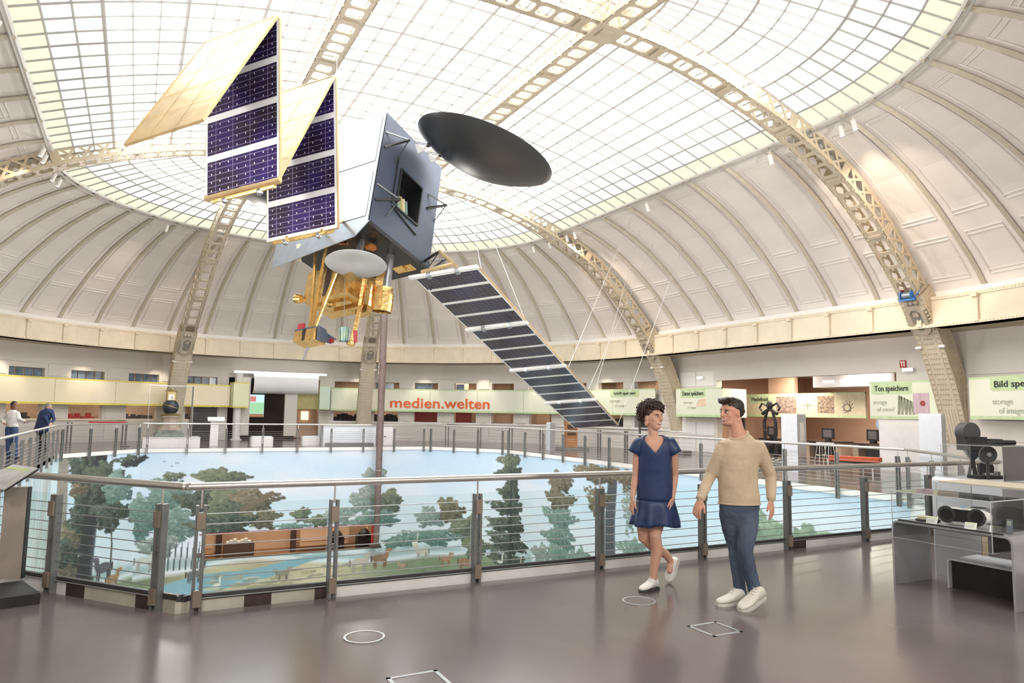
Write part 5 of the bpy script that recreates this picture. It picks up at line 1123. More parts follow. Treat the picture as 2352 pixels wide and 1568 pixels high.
# ================================================================= floor fittings
M_fl = mat('steel_floor_trim', (.50, .52, .54), .35, metal=.5)
for (x, y), lab in (((-2.39, -14.3), 'round steel floor outlet before the woman'), ((-4.96, -14.28), 'round steel floor outlet in the empty foreground')):
    m = MB(); m.lathe((x, y, .0005), (0, 0, 1), [(.155, 0), (.155, .004), (.138, .004), (.138, 0)], 40, cap=False); o = m.build('floor_outlet', M_fl); tag(o, lab, 'floor outlet'); m = MB(); m.lathe((x, y, .0005), (0, 0, 1), [(0, .002), (.137, .002)], 40, cap=False); m.build('cover_disc', M_floor, o)
def hatch(c, w, lab):
    root = thing('floor_hatch', lab, 'floor hatch', (*c, 0))
    for s in (-1, 1): 
        for ax in (0, 1): m = MB(); m.box(c[0]+(s*w if ax else -w)-.013, c[0]+(s*w if ax else w)+.013, c[1]+(-w if ax else s*w)-.013, c[1]+(w if ax else s*w)+.013, .0005, .004); m.build('frame_bar', M_fl, root)
hatch((-2.37, -15.25), .14, 'square steel floor hatch before the man'); hatch((-4.90, -15.33), .16, 'square steel floor hatch at the bottom edge')
# ================================================================= far side exhibits
def box_thing(name, label, cat, c, w, d, h, rz=0, m_=M_white, r=0): t = MB(); t.rbox(c, w, d, h, rz, r); o = t.build(name, m_); tag(o, label, cat); return o
pd = box_thing('white_plinth', 'low white plinth under the ornate clock', 'plinth', (-5.15, 14.5, 0), 2.2, 1.3, .42, 0)
m = MB(); m.rbox((-5.15, 14.5, .42), 2.24, 1.34, .02, 0); m.build('plinth_top', M_white, pd)
ck = thing('ornate_clock', 'ornate antique globe clock on a marble pedestal in a glass case', 'clock', (-5.25, 14.5, .44)); CX, CYc = -5.25, 14.5
M_gmarb = mat('green_marble', (.16, .20, .16), .3, col2=(.30, .32, .26), scale=6); M_pmarb = mat('pink_marble', (.50, .34, .28), .3, col2=(.42, .40, .36), scale=7); M_ormolu = mat('gilt_bronze', (.42, .32, .14), .35, metal=.8, bump=.4, bumpscale=20)
for w, z0, z1, mm in ((1.15, .44, .60, M_gmarb), (1.0, .60, .72, M_gmarb)): m = MB(); m.rbox((CX, CYc, z0), w, w*.7, z1-z0, 0, .03); m.build('marble_step', mm, ck)
m = MB(); m.lathe((CX, CYc, .72), (0, 0, 1), [(.52, 0), (.40, .12), (.33, .3), (.32, .52), (.40, .56), (.40, .62)], 8); m.build('marble_body', M_pmarb, ck)
m = MB(); m.lathe((CX, CYc, 1.34), (0, 0, 1), [(.38, 0), (.40, .04), (.34, .08), (.22, .1), (.15, .16), (.2, .2)], 16); m.build('gilt_base', M_ormolu, ck)
m = MB(); m.ball((CX, CYc, 1.72), .33, n=24, m=16); m.build('black_globe', mat('black_enamel', (.03, .035, .05), .25), ck, smooth=True)
m = MB(); m.lathe((CX, CYc, 1.74), (.3, 0, 1), [(.336, -.02), (.345, 0), (.336, .02)], 30, cap=False); m.build('gilt_ring', M_ormolu, ck)
m = MB(); m.rbox((CX, CYc, 2.0), .40, .3, .38, 0, .05); m.lathe((CX, CYc, 2.38), (0, 0, 1), [(.2, 0), (.12, .05), (.05, .12), (0, .14)], 12)
for s in (-1, 1): m.lathe((CX+.17*s, CYc, 2.36), (0, 0, 1), [(.04, 0), (.05, .05), (0, .1)], 8)
m.build('gilt_crest', M_ormolu, ck)
m = MB(); m.obox((CX, CYc-.155, 2.15), (.11, 0, 0), (0, .006, 0), (0, 0, .12)); m.build('dial', M_white, ck); m = MB(); m.obox((CX+.03, CYc-.165, 2.12), (.012, 0, 0), (0, .003, 0), (0, 0, .06)); m.build('hand', M_black, ck)
vc = thing('glass_case', 'tall clear glass case around the ornate clock', 'glass case', (CX, CYc, .44)); acrylic_case(vc, CX-.85, CX+.85, CYc-.6, CYc+.6, .445, 2.62, .014)
lb = box_thing('label_stand', 'slim white label stand beside the clock plinth', 'stand', (-3.35, 15.6, 0), .34, .2, 1.15, 0, M_white); m = MB(); m.obox((-3.3, 15.5, 1.2), (.36, 0, 0), (0, .12, .08), (0, -.01, .02)); m.build('label_plate', M_white, lb)
bd = thing('barrier_post', 'slim black barrier stand near the clock plinth', 'barrier', (-6.9, 15.2, 0)); m = MB(); m.lathe((-6.9, 15.2, 0), (0, 0, 1), [(.18, 0), (.18, .03), (.025, .04), (.025, 1.05)], 14); m.build('post', M_post, bd); m = MB(); m.box(-8.3, -6.9, 15.18, 15.22, 1.0, 1.06); m.build('red_belt', M_red, bd)
# theatre entrance with canopy
th = thing('theatre_booth', 'dark theatre booth with lit screen beneath a white barrel canopy', 'booth', ap(16, 88, 0))
m = MB(); arc_box(m, 99.5, 78, 0, 4.46, 19.5, .2, step=6)
for a in (98.2, 79.2): arc_box(m, a, a-.6, 0, 4.46, RW, 3.5)
m.add([ap(RW, 98.2, 3.6), ap(RW, 78.6, 3.6), ap(19.6, 78.6, 3.6), ap(19.6, 98.2, 3.6)], [(0, 1, 2, 3)]); m.build('dark_interior', mat('dark_brown_interior', (.030, .020, .018), .6), th)
m = MB(); arc_box(m, 97.6, 79.8, 3.42, 4.46); m.build('header_wall', M_wall, th)
for a0, a1, z0, mm in ((95.3, 93.7, .25, M_wall), (86.8, 84.3, .2, M_wall)): m = MB(); arc_box(m, a0, a1, z0, 3.42, 15.55, .35); m.build('pilaster', mm, th)
m = MB(); P = []
for k in range(11): a = math.radians(-95+k*19); P.append((15.55-.42*math.cos(a), 3.12+.56*math.sin(a)))
A_ = [93.4-(93.4-80.2)*k/6 for k in range(7)]; m.grid([[ap(r, a, z) for a in A_] for r, z in P]); m.build('barrel_canopy', mat('white_canopy', (.93, .94, .96), .35, var=.008), th, smooth=True)
m = MB(); arc_box(m, 97.2, 78.6, 3.66, 3.76, 15.2, .25); m.build('light_beam', emat('strip_lamp', (1, 1, 1), .9), th)
m = MB(); arc_box(m, 93.5, 90.6, 1.25, 2.5, 16.1, .05); sc_ = m.build('screen', emat('pale_blue_screen', (.55, .80, .85), .55), th)
m = MB(); arc_box(m, 93.45, 90.65, 1.45, 2.05, 16.08, .02); m.build('screen_meadow', emat('green_screen', (.36, .66, .38), .5), sc_); m = MB(); arc_box(m, 93.45, 90.65, 1.25, 1.43, 16.08, .02); m.build('screen_strip', emat('brown_screen', (.45, .25, .15), .4), sc_)
m = MB(); arc_box(m, 93.3, 92.2, 2.1, 2.4, 16.08, .02); m.build('screen_house', emat('red_screen', (.7, .25, .22), .45), sc_)
m = MB(); arc_box(m, 84.2, 80.0, .05, 1.7, 17.2, .06); m.build('orange_back', M_peach, th); m = MB(); arc_box(m, 83.0, 81.6, 1.1, 1.6, 17.1, .05); m.build('lit_niche', emat('warm_niche', (1, .78, .5), .7), th)
m = MB(); arc_box(m, 84.3, 79.9, 1.72, 2.7, 15.7, .06); m.build('olive_fascia', mat('olive_yellow_panel', (.50, .46, .20), .6), th)
add_light('booth_lamp', 'AREA', ap(17.2, 82, 3.4), 20, WARM, ap(17.2, 82, 0), size=.6)
wc = MB(); wc.cyl(ap(15.32, 96.3, 0), ap(15.32, 96.3, 3.64), .21, 20); o = wc.build('white_column', M_white, smooth=True, angle=50); tag(o, 'round white column beside the theatre booth', 'column', kind='thing'); m = MB(); m.lathe(ap(15.32, 96.3, 0), (0, 0, 1), [(.3, 0), (.3, .06), (.22, .08)], 20); m.build('column_foot', M_white, o)
bd2 = thing('black_door_panel', 'large black framed door panel beneath the end of the yellow banner', 'door panel', ap(15.9, 101, 0)); m = MB(); arc_box(m, 104.6, 99.7, .02, 1.74, 15.78, .1); m.build('panel', M_dark, bd2); m = MB(); arc_box(m, 104.2, 100.1, .35, .39, 15.76, .03); arc_box(m, 104.2, 100.1, 1.5, 1.54, 15.76, .03); m.build('moulding', M_black, bd2)
wb = box_thing('white_counter', 'long white counter before the booth and lattice rib', 'counter', (2.65, 14.9, 0), 2.5, 1.0, .95, -.1, M_aluw); m = MB(); m.rbox((2.65, 14.85, .0), 2.3, 1.04, .16, -.1); m.build('grey_plinth', M_post, wb); m = MB(); m.rbox((2.65, 14.9, .95), 2.54, 1.04, .02, -.1); m.build('counter_top', M_white, wb)
for (x, y, w, h), lab in (((-1.4, 14.7, 1.0, .42), 'low rounded white bench left of the booth entrance'), ((1.0, 15.6, .9, .4), 'low rounded white bench right of the booth entrance')): o = box_thing('white_bench', lab, 'bench', (x, y, 0), w, .5, h, 0, M_white, .12); m = MB(); m.rbox((x, y, h), w*.9, .42, .04, 0, .1); m.build('bench_pad', M_aluw, o)
c_ = box_thing('switch_cabinet', 'small white cabinet right of the long counter', 'cabinet', (4.6, 15.3, 0), .8, .4, .9, -.2, M_white); m = MB(); m.rbox((4.57, 15.09, .4), .12, .01, .04, -.2); m.build('cabinet_plate', M_dark, c_)
# grey info towers
def tower(c, rz, w, d, h, lab, panel=True):
    root = thing('info_tower', lab, 'info tower', c); ca, sa = math.cos(rz), math.sin(rz); X, Y = V(ca, sa, 0), V(-sa, ca, 0); c = V(c); r = .06; seg = 5
    P = [(-d/2, 0), (-d/2, h-r)]+[(-d/2+r-r*math.cos(math.pi/2*k/seg), h-r+r*math.sin(math.pi/2*k/seg)) for k in range(1, seg+1)]+[(d/2-r+r*math.sin(math.pi/2*k/seg), h-r+r*math.cos(math.pi/2*k/seg)) for k in range(1, seg+1)]+[(d/2, 0)]
    m = MB(); m.extr([c-X*w/2+Y*y+V(0, 0, z) for y, z in P], X*w); m.build('bent_sheet', M_aluw, root)
    m = MB(); m.extr([c-X*(w/2+.01)+Y*y*.9+V(0, 0, z*.985) for y, z in P], -X*.004) if False else m.extr([c+X*(w/2+.003)+Y*y*.88+V(0, 0, z*.98) for y, z in P], X*.004); m.build('grey_side', M_alu, root)
    if panel: m = MB(); m.extr([c+X*(w/2+.009)+Y*-.16+V(0, 0, .95), c+X*(w/2+.009)+Y*.16+V(0, 0, .95), c+X*(w/2+.009)+Y*.16+V(0, 0, 1.55), c+X*(w/2+.009)+Y*-.16+V(0, 0, 1.55)], X*.006); m.build('info_plate', M_label, root)
    return root
tower((12.1, -3.62, 0), math.radians(195+90), .52, .62, 1.82, 'tall grey sheet info tower with a label plate beyond the man'); tower((at(2142, 1000, 18).x, at(2142, 1000, 18).y, 0), math.radians(200+90), .5, .45, 1.86, 'tall grey sheet info tower before the near steel arch foot', False)
tower((10.6, 9.0, 0), math.radians(270), .34, .3, 1.3, 'short grey info tower beyond the lowest solar panel', False)
# wooden cabinet and low plinths near the far right
oc = box_thing('wooden_cabinet', 'orange wooden cabinet under the tip of the solar wing', 'cabinet', (11.9, 9.3, .12), .55, .5, 1.25, -.4, mat('orange_wood', (.45, .19, .06), .45, var=.15, scale=2, stretch=(1, 1, 8)))
m = MB(); m.rbox((11.78, 9.05, .7), .4, .02, .12, -.4); m.rbox((11.78, 9.05, 1.0), .4, .02, .2, -.4); m.build('cabinet_front', M_brown, oc); m = MB(); m.rbox((11.9, 9.3, 0), 1.6, .9, .12, -.4); m.build('cabinet_base', M_post, oc)
for (x, y, w), lab in (((14.6, 5.2, 1.5), 'low dark plinth with stones at the foot of the steel arch'), ((13.3, -1.6, 1.6), 'low dark plinth beyond the long railing')):
    o = box_thing('low_plinth', lab, 'plinth', (x, y, 0), w, .8, .16, -1.2, M_post); m = MB()
    for k in range(9): m.ball((x+.5*math.sin(k*2.1)*.8, y+.3*math.cos(k*1.7), .19+.02*(k % 3)), .09+.03*(k % 2), .07, .05, n=7, m=4)
    m.build('stones', mat('grey_stones', (.42, .40, .35), .8), o)
fs = thing('black_frame_stand', 'black open metal frame stand behind the woman', 'stand', (12.6, 4.6, 0)); 
for k in range(4): m = MB(); a = k*math.pi/2; m.tube([(12.6+.28*math.cos(a), 4.6+.28*math.sin(a), 0), (12.6+.28*math.cos(a), 4.6+.28*math.sin(a), 1.72)], .022, 6); m.build('upright', M_black, fs)
for z in (.5, 1.1, 1.7): m = MB(); m.tube([(12.6+.28*math.cos(k*math.pi/2), 4.6+.28*math.sin(k*math.pi/2), z) for k in range(4)], .02, 6, closed=True); m.build('cross_ring', M_black, fs)
# orange bench before the white stub wall
ws = MB(); ws.box(15.78, 15.99, -6.05, -4.0, 0, 1.70); tag(ws.build('wall_stub', M_white), 'white wall stub under the Ton speichern sign', kind='structure')
ob = thing('orange_bench', 'orange upholstered bench before the white wall stub', 'bench', (13.7, -4.6, 0)); m = MB(); m.rbox((13.7, -4.6, .36), 1.5, .5, .14, -1.1, .08); m.build('orange_seat', mat('orange_upholstery', (.72, .13, .05), .7), ob); m = MB(); m.rbox((13.7, -4.6, .28), 1.4, .42, .08, -1.1); m.build('seat_base', M_dark, ob)
for s in (-1, 1): m = MB(); m.tube([(13.7+.5*s*math.cos(-1.1), -4.6+.5*s*math.sin(-1.1), 0), (13.7+.5*s*math.cos(-1.1), -4.6+.5*s*math.sin(-1.1), .3)], .03, 8); m.build('leg', M_steel, ob)
# side room furniture
def desk(c, w, d, lab, rz=0):
    root = thing('display_desk', lab, 'desk', c); m = MB(); m.rbox((c[0], c[1], .72), w, d, .06, rz); m.build('desk_top', M_brown, root)
    for s in (-1, 1): m = MB(); m.rbox((c[0]+s*(w/2-.15)*math.cos(rz), c[1]+s*(w/2-.15)*math.sin(rz), 0), .25, d*.8, .72, rz); m.build('desk_side', mat('beige_laminate', (.46, .35, .26), .5), root)
    m = MB(); m.rbox((c[0], c[1], .08), w*.5, d*.5, .6, rz); m.build('dark_middle', M_black, root)
desk((18.3, -2.3, 0), 2.0, .8, 'beige and black desk with a monitor nearest the white wall stub', 1.57); desk((18.6, .3, 0), 1.8, .8, 'beige and black desk behind the two stools', 1.57); desk((18.4, 2.6, 0), 1.6, .8, 'beige and black desk beside the printing press', 1.57)
def monitor(c, yaw, lab, w=.5, h=.42):
    root = thing('monitor', lab, 'monitor', c); X = V(math.cos(yaw), math.sin(yaw), 0); Y = V(-X.y, X.x, 0); c = V(c); m = MB(); m.obox(c+V(0, 0, .1+h/2), X*.04, Y*w/2, V(0, 0, h/2)); m.build('housing', M_black, root)
    m = MB(); m.obox(c+V(0, 0, .1+h/2)-X*.043, X*.004, Y*w*.34, V(0, 0, h*.34)); m.build('display', mat('dim_display', (.16, .14, .14), .2), root); m = MB(); m.obox(c+V(0, 0, .06), X*.08, Y*.1, V(0, 0, .06)); m.build('foot', M_black, root)
monitor((18.0, -2.2, .78), 0, 'black monitor on the desk nearest the white wall stub'); monitor((17.9, -.3, .78), .15, 'black monitor on a desk beside the two stools'); monitor((18.0, 2.6, .78), 0, 'black monitor behind the tall info tower'); monitor((17.4, 4.0, .78), .1, 'tall black monitor just behind the man', .7, .75)
def stool(c, lab):
    root = thing('bar_stool', lab, 'stool', c, 'stools in the side room'); m = MB(); m.lathe((c[0], c[1], .72), (0, 0, 1), [(0, 0), (.17, 0), (.18, .02), (.17, .05), (0, .05)], 18); m.build('seat', M_aluw, root)
    for k in range(4): a = k*math.pi/2+.4; m = MB(); m.tube([(c[0]+.12*math.cos(a), c[1]+.12*math.sin(a), .72), (c[0]+.24*math.cos(a), c[1]+.24*math.sin(a), 0)], .016, 6); m.build('leg', M_steel, root)
    m = MB(); m.tube([(c[0]+.19*math.cos(k*.4), c[1]+.19*math.sin(k*.4), .28) for k in range(16)], .012, 5, closed=True); m.build('foot_ring', M_steel, root)
stool((16.9, -.75, 0), 'pale bar stool nearer the info tower'); stool((16.9, -1.15, 0), 'pale bar stool nearer the white wall stub')
pr_ = thing('printing_press', 'ornate black iron hand printing press in the side room', 'printing press', (17.2, 2.0, 0))
m = MB(); m.rbox((17.2, 2.0, .5), .9, .5, .12, .3)
m.build('press_bed', M_black, pr_)
for s in (-1, 1): m = MB(); m.tube([(17.2, 2.0+.3*s, 0), (17.2, 2.0+.26*s, .6), (17.2, 2.0+.3*s, 1.5), (17.2, 2.0+.15*s, 1.95)], [.09, .07, .07, .06], 10); m.build('column', M_black, pr_)
m = MB(); m.tube([(17.2, 1.6, 1.85), (17.2, 2.0, 2.05), (17.2, 2.4, 1.85)], .08, 10); m.ball((17.2, 2.0, 2.2), .14, .14, .2, n=10, m=7)
for s in (-1, 1): m.tube([(17.2, 2.0+.1*s, 2.15), (17.2, 2.0+.4*s, 2.3), (17.2, 2.0+.55*s, 2.1), (17.2, 2.0+.45*s, 1.98)], .045, 8)
m.build('eagle_crest', M_black, pr_); m = MB(); m.tube([(17.0, 2.2, 1.2), (16.7, 1.7, 1.1)], .03, 8); m.build('bar_handle', M_brown, pr_)
for (x, y, w, h, mm), lab in (((19.6, 3.4, 1.5, 3.7, M_peach), 'tall peach partition in the side room behind the man'), ((20.6, -3.5, .9, 2.6, M_aluw), 'pale tall cabinet in the side room by the stub wall')): o = box_thing('room_partition', lab, 'partition', (x, y, 0), .2, w, h, 0, mm); m = MB(); m.rbox((x, y, 0), .24, w+.04, .08, 0); m.build('base_strip', M_brown, o)
cp = thing('hanging_light_box', 'pale translucent light box under the side room ceiling', 'light', (18.8, -.9, 3.0)); m = MB(); m.box(18.2, 19.4, -2.2, .6, 2.95, 3.5); m.build('box', M_aluw, cp); 
for k in range(3): m = MB(); m.box(18.185, 18.2, -2.0+.8*k, -1.5+.8*k, 3.15, 3.2); m.build('tube', M_lampface, cp)
gs = thing('globe_sign', 'small round blue globe sign in the side room', 'sign', (19.4, -1.6, 1.5)); m = MB(); m.lathe((19.4, -1.6, 1.5), (-1, 0, 0), [(0, .02), (.26, .02), (.26, -.02), (0, -.02)], 24); m.build('disc', mat('blue_globe_print', (.20, .34, .62), .4, col2=(.55, .66, .70), scale=5), gs); m = MB(); m.tube([(19.42, -1.6, 0), (19.42, -1.6, 1.3)], .03, 8); m.build('stand', M_black, gs)
# track lamps on the laylight rim
def track_lamp(nd, lab, aim=None, energy=60):
    E_ = sky_pt(nd)*1.012; E_.z = SKZ-.19; root = thing('track_lamp', lab, 'spot lamp', E_, 'track lamps on the laylight rim'); out = V(E_.x, E_.y-math.copysign(min(abs(E_.y), SKY0), E_.y), 0).normalized(); dn = (out*.35+V(0, 0, -1)).normalized()
    m = MB(); m.tube([E_, E_-V(0, 0, .09)], .02, 6); m.build('stem', M_white, root); m = MB(); c = E_-V(0, 0, .10); m.lathe(c, dn, [(.0, -.02), (.065, -.02), (.065, .26), (.055, .26), (.05, .24)], 14, cap=False); m.build('lamp_head', M_white, root, smooth=True, angle=40)
    m = MB(); m.lathe(c, dn, [(0, .235), (.05, .235)], 14, cap=False); m.build('lamp_glass', M_lampface, root)
    if aim is not None: add_light('track_spot', 'SPOT', c+dn*.3, energy, (1, .74, .55), aim, size=.05, angle=55, blend=.8)
def arch_aim(x, y, z): return V(x, y, z)
for nd, lab, aim, en in ((('R', 5.7), 'white track lamp just right of the far lattice arch', (13.2, 6.6, 6.6), 180), (('R', 5.1), 'second white track lamp right of the far lattice arch', (13.6, 4.9, 6.4), 60), (('R', .5), 'white track lamp mid way along the right rim', None, 0), (('R', -4.9), 'white track lamp left of the near lattice arch', (13.4, -6.3, 6.6), 180), (('N', 355), 'first white track lamp right of the near lattice arch', (13.3, -6.9, 7.0), 200), (('N', 352), 'second white track lamp right of the near lattice arch', (13.6, -8.6, 6.6), 90),
                         (('F', 4), 'white track lamp left of the far lattice arch', (13.0, 8.2, 6.5), 120), (('F', 12), 'white track lamp on the curved far rim at right', None, 0), (('F', 111), 'white track lamp beside the clock-side rib', (-4.7, 17.6, 6.2), 170), (('F', 128), 'lone white track lamp on the curved far rim at left', (-8.5, 17, 6.2), 90), (('F', 62), 'white track lamp above the booth rib', (4.5, 17.8, 6.0), 140), (('F', 169), 'white track lamp below the far arch at left', (-13, 8.4, 6.6), 90), (('F', 173), 'second white track lamp below the far arch at left', None, 0), (('L', 5.6), 'white track lamp above the far arch at left', (-13.2, 5.8, 6.8), 120), (('L', 5.0), 'second white track lamp above the far arch at left', None, 0), (('L', -2.6), 'white track lamp at the top left edge', None, 0)):
    track_lamp(nd, lab, aim, en)
# blue winch in the near arch
wn_ = thing('blue_winch', 'small blue cable winch fixed in the near lattice arch', 'winch', (13.85, -6.48, 5.4)); c = V(13.80, -6.48, 5.42); m = MB(); m.tube([c+V(0, -.14, 0), c+V(0, .14, 0)], .10, 16); m.build('drum', M_silver, wn_, smooth=True, angle=40)
for s in (-1, 1): m = MB(); m.lathe(c+V(0, .15*s, 0), (0, s, 0), [(0, .04), (.15, .03), (.15, 0), (0, 0)], 16); m.build('flange', mat('blue_enamel', (.05, .20, .55), .35), wn_)
m = MB(); m.obox(c-V(.02, 0, .14), (.05, 0, 0), (0, .25, 0), (0, 0, .025)); m.tube([c+V(0, -.2, -.1), c+V(-.05, -.42, .1)], .015, 6); m.build('bracket', mat('blue_enamel', (.05, .20, .55), .35), wn_); m = MB(); m.obox(c+V(.02, .2, .14), (.04, 0, 0), (0, .05, 0), (0, 0, .05)); m.build('red_switch', M_tagred, wn_)
# ================================================================= people
HX, HY, HZ = V(math.cos(YAW), -math.sin(YAW), 0), V(math.sin(YAW), math.cos(YAW), 0), V(0, 0, 1)     # picture right, away, up
def skinmat(name, c, c2): return mat(name, c, .5, col2=c2, scale=7, spec=.35)
def capsule(m, pts, rs, n=12):
    m.tube(pts, list(rs), n)
    for p, r in ((pts[0], rs[0]), (pts[-1], rs[-1])):
        rr = max(r) if isinstance(r, tuple) else r; m.ball(p, rr*.98, n=n, m=8)
def fuse(o, vox, smooth=3, fac=.5):
    r = o.modifiers.new('fuse', 'REMESH'); r.mode = 'VOXEL'; r.voxel_size = vox; r.use_smooth_shade = True
    s = o.modifiers.new('soften', 'SMOOTH'); s.factor = fac; s.iterations = smooth; return o
def loft(m, rings, n=28, cap=(True, True)):
    """rings: list of functions/tuples (centre, X, Y, a, b[, zfun]) -> closed surface"""
    o = len(m.v); k = len(rings)
    for c, X, Y, a, b, *zf in rings:
        for j in range(n):
            t = 2*math.pi*j/n; x, y = math.cos(t), math.sin(t); p = V(c)+V(X)*(a*x)+V(Y)*(b*y)
            if zf: p = p+V(0, 0, 1)*zf[0](x, y)
            m.v.append(tuple(p))
    for i in range(k-1):
        for j in range(n): m.f.append((o+i*n+j, o+i*n+(j+1) % n, o+(i+1)*n+(j+1) % n, o+(i+1)*n+j)); m.m.append(m.cur)
    if cap[0]: m.f.append(tuple(o+j for j in range(n))[::-1]); m.m.append(m.cur)
    if cap[1]: m.f.append(tuple(o+(k-1)*n+j for j in range(n))); m.m.append(m.cur)
def head(m, c, F, s=1.0, up=HZ, male=False):
    """skull, jaw, brow, nose, lips, chin and ears; c is the skull centre, F the way it looks"""
    F = V(F).normalized(); U = (V(up)-F*V(up).dot(F)).normalized(); R = F.cross(U); P = lambda f, r, u: V(c)+F*(f*s)+R*(r*s)+U*(u*s); ax = (F, R, U)
    B_ = lambda f, r, u, a, b, d, n=16: m.ball(P(f, r, u), a*s, b*s, d*s, n=n, m=12, axes=ax)
    B_(-.012, 0, .022, .098, .076, .096, 22); B_(.030, 0, -.035, .066, .060, .085, 20); B_(.048, 0, -.085, .040, .040+.008*male, .034); B_(.066, 0, -.104, .022, .026, .016)
    B_(.062, 0, .035, .036, .058, .030); B_(.056, .034, -.022, .030, .028, .028); B_(.056, -.034, -.022, .030, .028, .028)
    m.tube([P(.088, 0, .026), P(.104, 0, .002), P(.118, 0, -.020)], [.010*s, .012*s, .015*s], 10); B_(.112, 0, -.022, .016, .017, .012, 10)
    B_(.094, 0, -.052, .012, .027, .007, 10); B_(.090, 0, -.064, .012, .024, .008, 10); B_(.078, 0, -.092, .020, .026, .018, 10)
    for q in (-1, 1): B_(-.010, .074*q, -.012, .020, .010, .032, 10); B_(-.02, .066*q, -.06, .022, .014, .03, 10)
    return P, F, R, U
def face_bits(root, P, F, R, U, s, brow, iris=(.08, .05, .03), smile=True, lip=(.50, .20, .18), beard=None):
    for q in (-1, 1):
        m = MB(); m.ball(P(.083, .030*q, .004), .012*s, .014*s, .0085*s, n=12, m=8, axes=(F, R, U)); e = m.build('eye', mat('eye_white', (.80, .78, .75), .3), root, smooth=True)
        m = MB(); m.ball(P(.0925, .030*q, .004), .004*s, .0065*s, .0065*s, n=10, m=6, axes=(F, R, U)); m.build('iris', mat('iris_dark', iris, .2), e)
        m = MB(); m.tube([P(.090, .014*q, .022), P(.093, .030*q, .027), P(.080, .048*q, .021)], [.0035*s, .0045*s, .002*s], 6); m.build('eyebrow', brow, root)
        m = MB(); m.tube([P(.0925, .017*q, .0085), P(.0955, .030*q, .0135), P(.084, .045*q, .008)], [.002*s, .003*s, .0015*s], 6); m.build('eyelid', brow, root)
    if smile: m = MB(); m.tube([P(.088, -.026, -.052), P(.102, -.012, -.058), P(.105, 0, -.060), P(.102, .012, -.058), P(.088, .026, -.052)], [.002*s, .0055*s, .006*s, .0055*s, .002*s], 8); m.build('teeth', mat('teeth_white', (.80, .77, .72), .3), root)
    for z, w in ((-.0525, .0045), (-.0665, .005)):
        m = MB(); m.tube([P(.086, -.027, -.053 if z > -.06 else -.056), P(.101, -.014, z), P(.106, 0, z-.001), P(.101, .014, z), P(.086, .027, -.053 if z > -.06 else -.056)], [.0015*s, w*s, w*s, w*s, .0015*s], 8); m.build('lip', mat('lips_%d' % int(lip[0]*100), lip, .4), root)
def hand(m, wrist, d, side, palm_n, s=1.0, curl=.5, thumb=1):
    """palm, four fingers and a thumb; d points from wrist to knuckles, side across the palm towards the thumb, palm_n out of the palm"""
    d = V(d).normalized(); side = (V(side)-d*V(side).dot(d)).normalized(); n = d.cross(side); n = n if n.dot(V(palm_n)) > 0 else -n; w = V(wrist)
    m.ball(w+d*.045*s, .050*s, .040*s, .017*s, n=14, m=10, axes=(d, side, n)); m.ball(w+d*.07*s, .030*s, .042*s, .014*s, n=12, m=8, axes=(d, side, n)); m.ball(w+d*.005*s, .03*s, .026*s, .02*s, n=10, m=8, axes=(d, side, n))
    for k, (ln, e) in enumerate(((.072, .036), (.082, .0125), (.076, -.0115), (.060, -.034))):
        a = w+d*.088*s+side*e*s; ang = curl*(.7+.18*k); q = d; P = [a-d*.02*s, a]
        for j, f in enumerate((.45, .32, .23)):
            ang2 = ang*(.5 if j == 0 else 1.0)*(j+1)*.5; q = (d*math.cos(ang2)+n*math.sin(ang2)+side*(e*.9)).normalized(); P.append(P[-1]+q*ln*s*f)
        capsule(m, P, [.0095*s, .0095*s, .0088*s, .008*s, .0068*s], 8)
    a = w+d*.022*s+side*.030*s; t1 = (d*.75+side*.62+n*.35*curl).normalized(); t2 = (d*.92+side*.15+n*.5*curl).normalized(); capsule(m, [a, a+t1*.038*s, a+t1*.038*s+t2*.03*s, a+t1*.038*s+t2*.052*s], [.0135*s, .0115*s, .0098*s, .008*s], 8)
def shoe(root, heel, toe, up, w, mm, sole, hgt=.085, collar=None, name='shoe', laces=True):
    h, t = V(heel), V(toe); d = (t-h); L = d.length; d /= L; U = (V(up)-d*V(up).dot(d)).normalized(); S = d.cross(U); m = MB(); st = [(-.02, .55, .55), (.06, .72, .92), (.22, .76, 1.0), (.38, .82, .98), (.52, .92, .72), (.68, 1.0, .55), (.84, .95, .44), (.95, .72, .36), (1.02, .34, .24)]
    rings = []
    for x, ww, hh in st: c = h+d*(L*x)+U*(hgt*hh*.5+.018); rings.append((c, S, U, w/2*ww, hgt*hh*.5))
    loft(m, rings, 18); o = m.build(name, mm, root); fuse(o, .007, 3)
    m = MB(); P = [(x, ww*.54) for x, ww, hh in st]; pts = [h+d*(L*x)+S*(w*ww) for x, ww in P]+[h+d*(L*x)-S*(w*ww) for x, ww in P[::-1]]; m.extr(pts, U*.022); m.build('sole', sole, o)
    if laces:
        for k in range(4): m = MB(); x = .36+.07*k; c = h+d*(L*x)+U*(hgt*(1.0-.14*k)+.022); m.tube([c-S*w*.2, c+U*.004, c+S*w*.2], .004, 5); m.build('lace', mat('lace_white', (.74, .73, .70), .7), o)
    return o
def noise_disp(o, strength, size):
    tx = bpy.data.textures.get('folds_%g' % size) or bpy.data.textures.new('folds_%g' % size, 'CLOUDS'); tx.noise_scale = size
    d = o.modifiers.new('folds', 'DISPLACE'); d.texture = tx; d.strength = strength; d.texture_coords = 'GLOBAL'; d.mid_level = .5
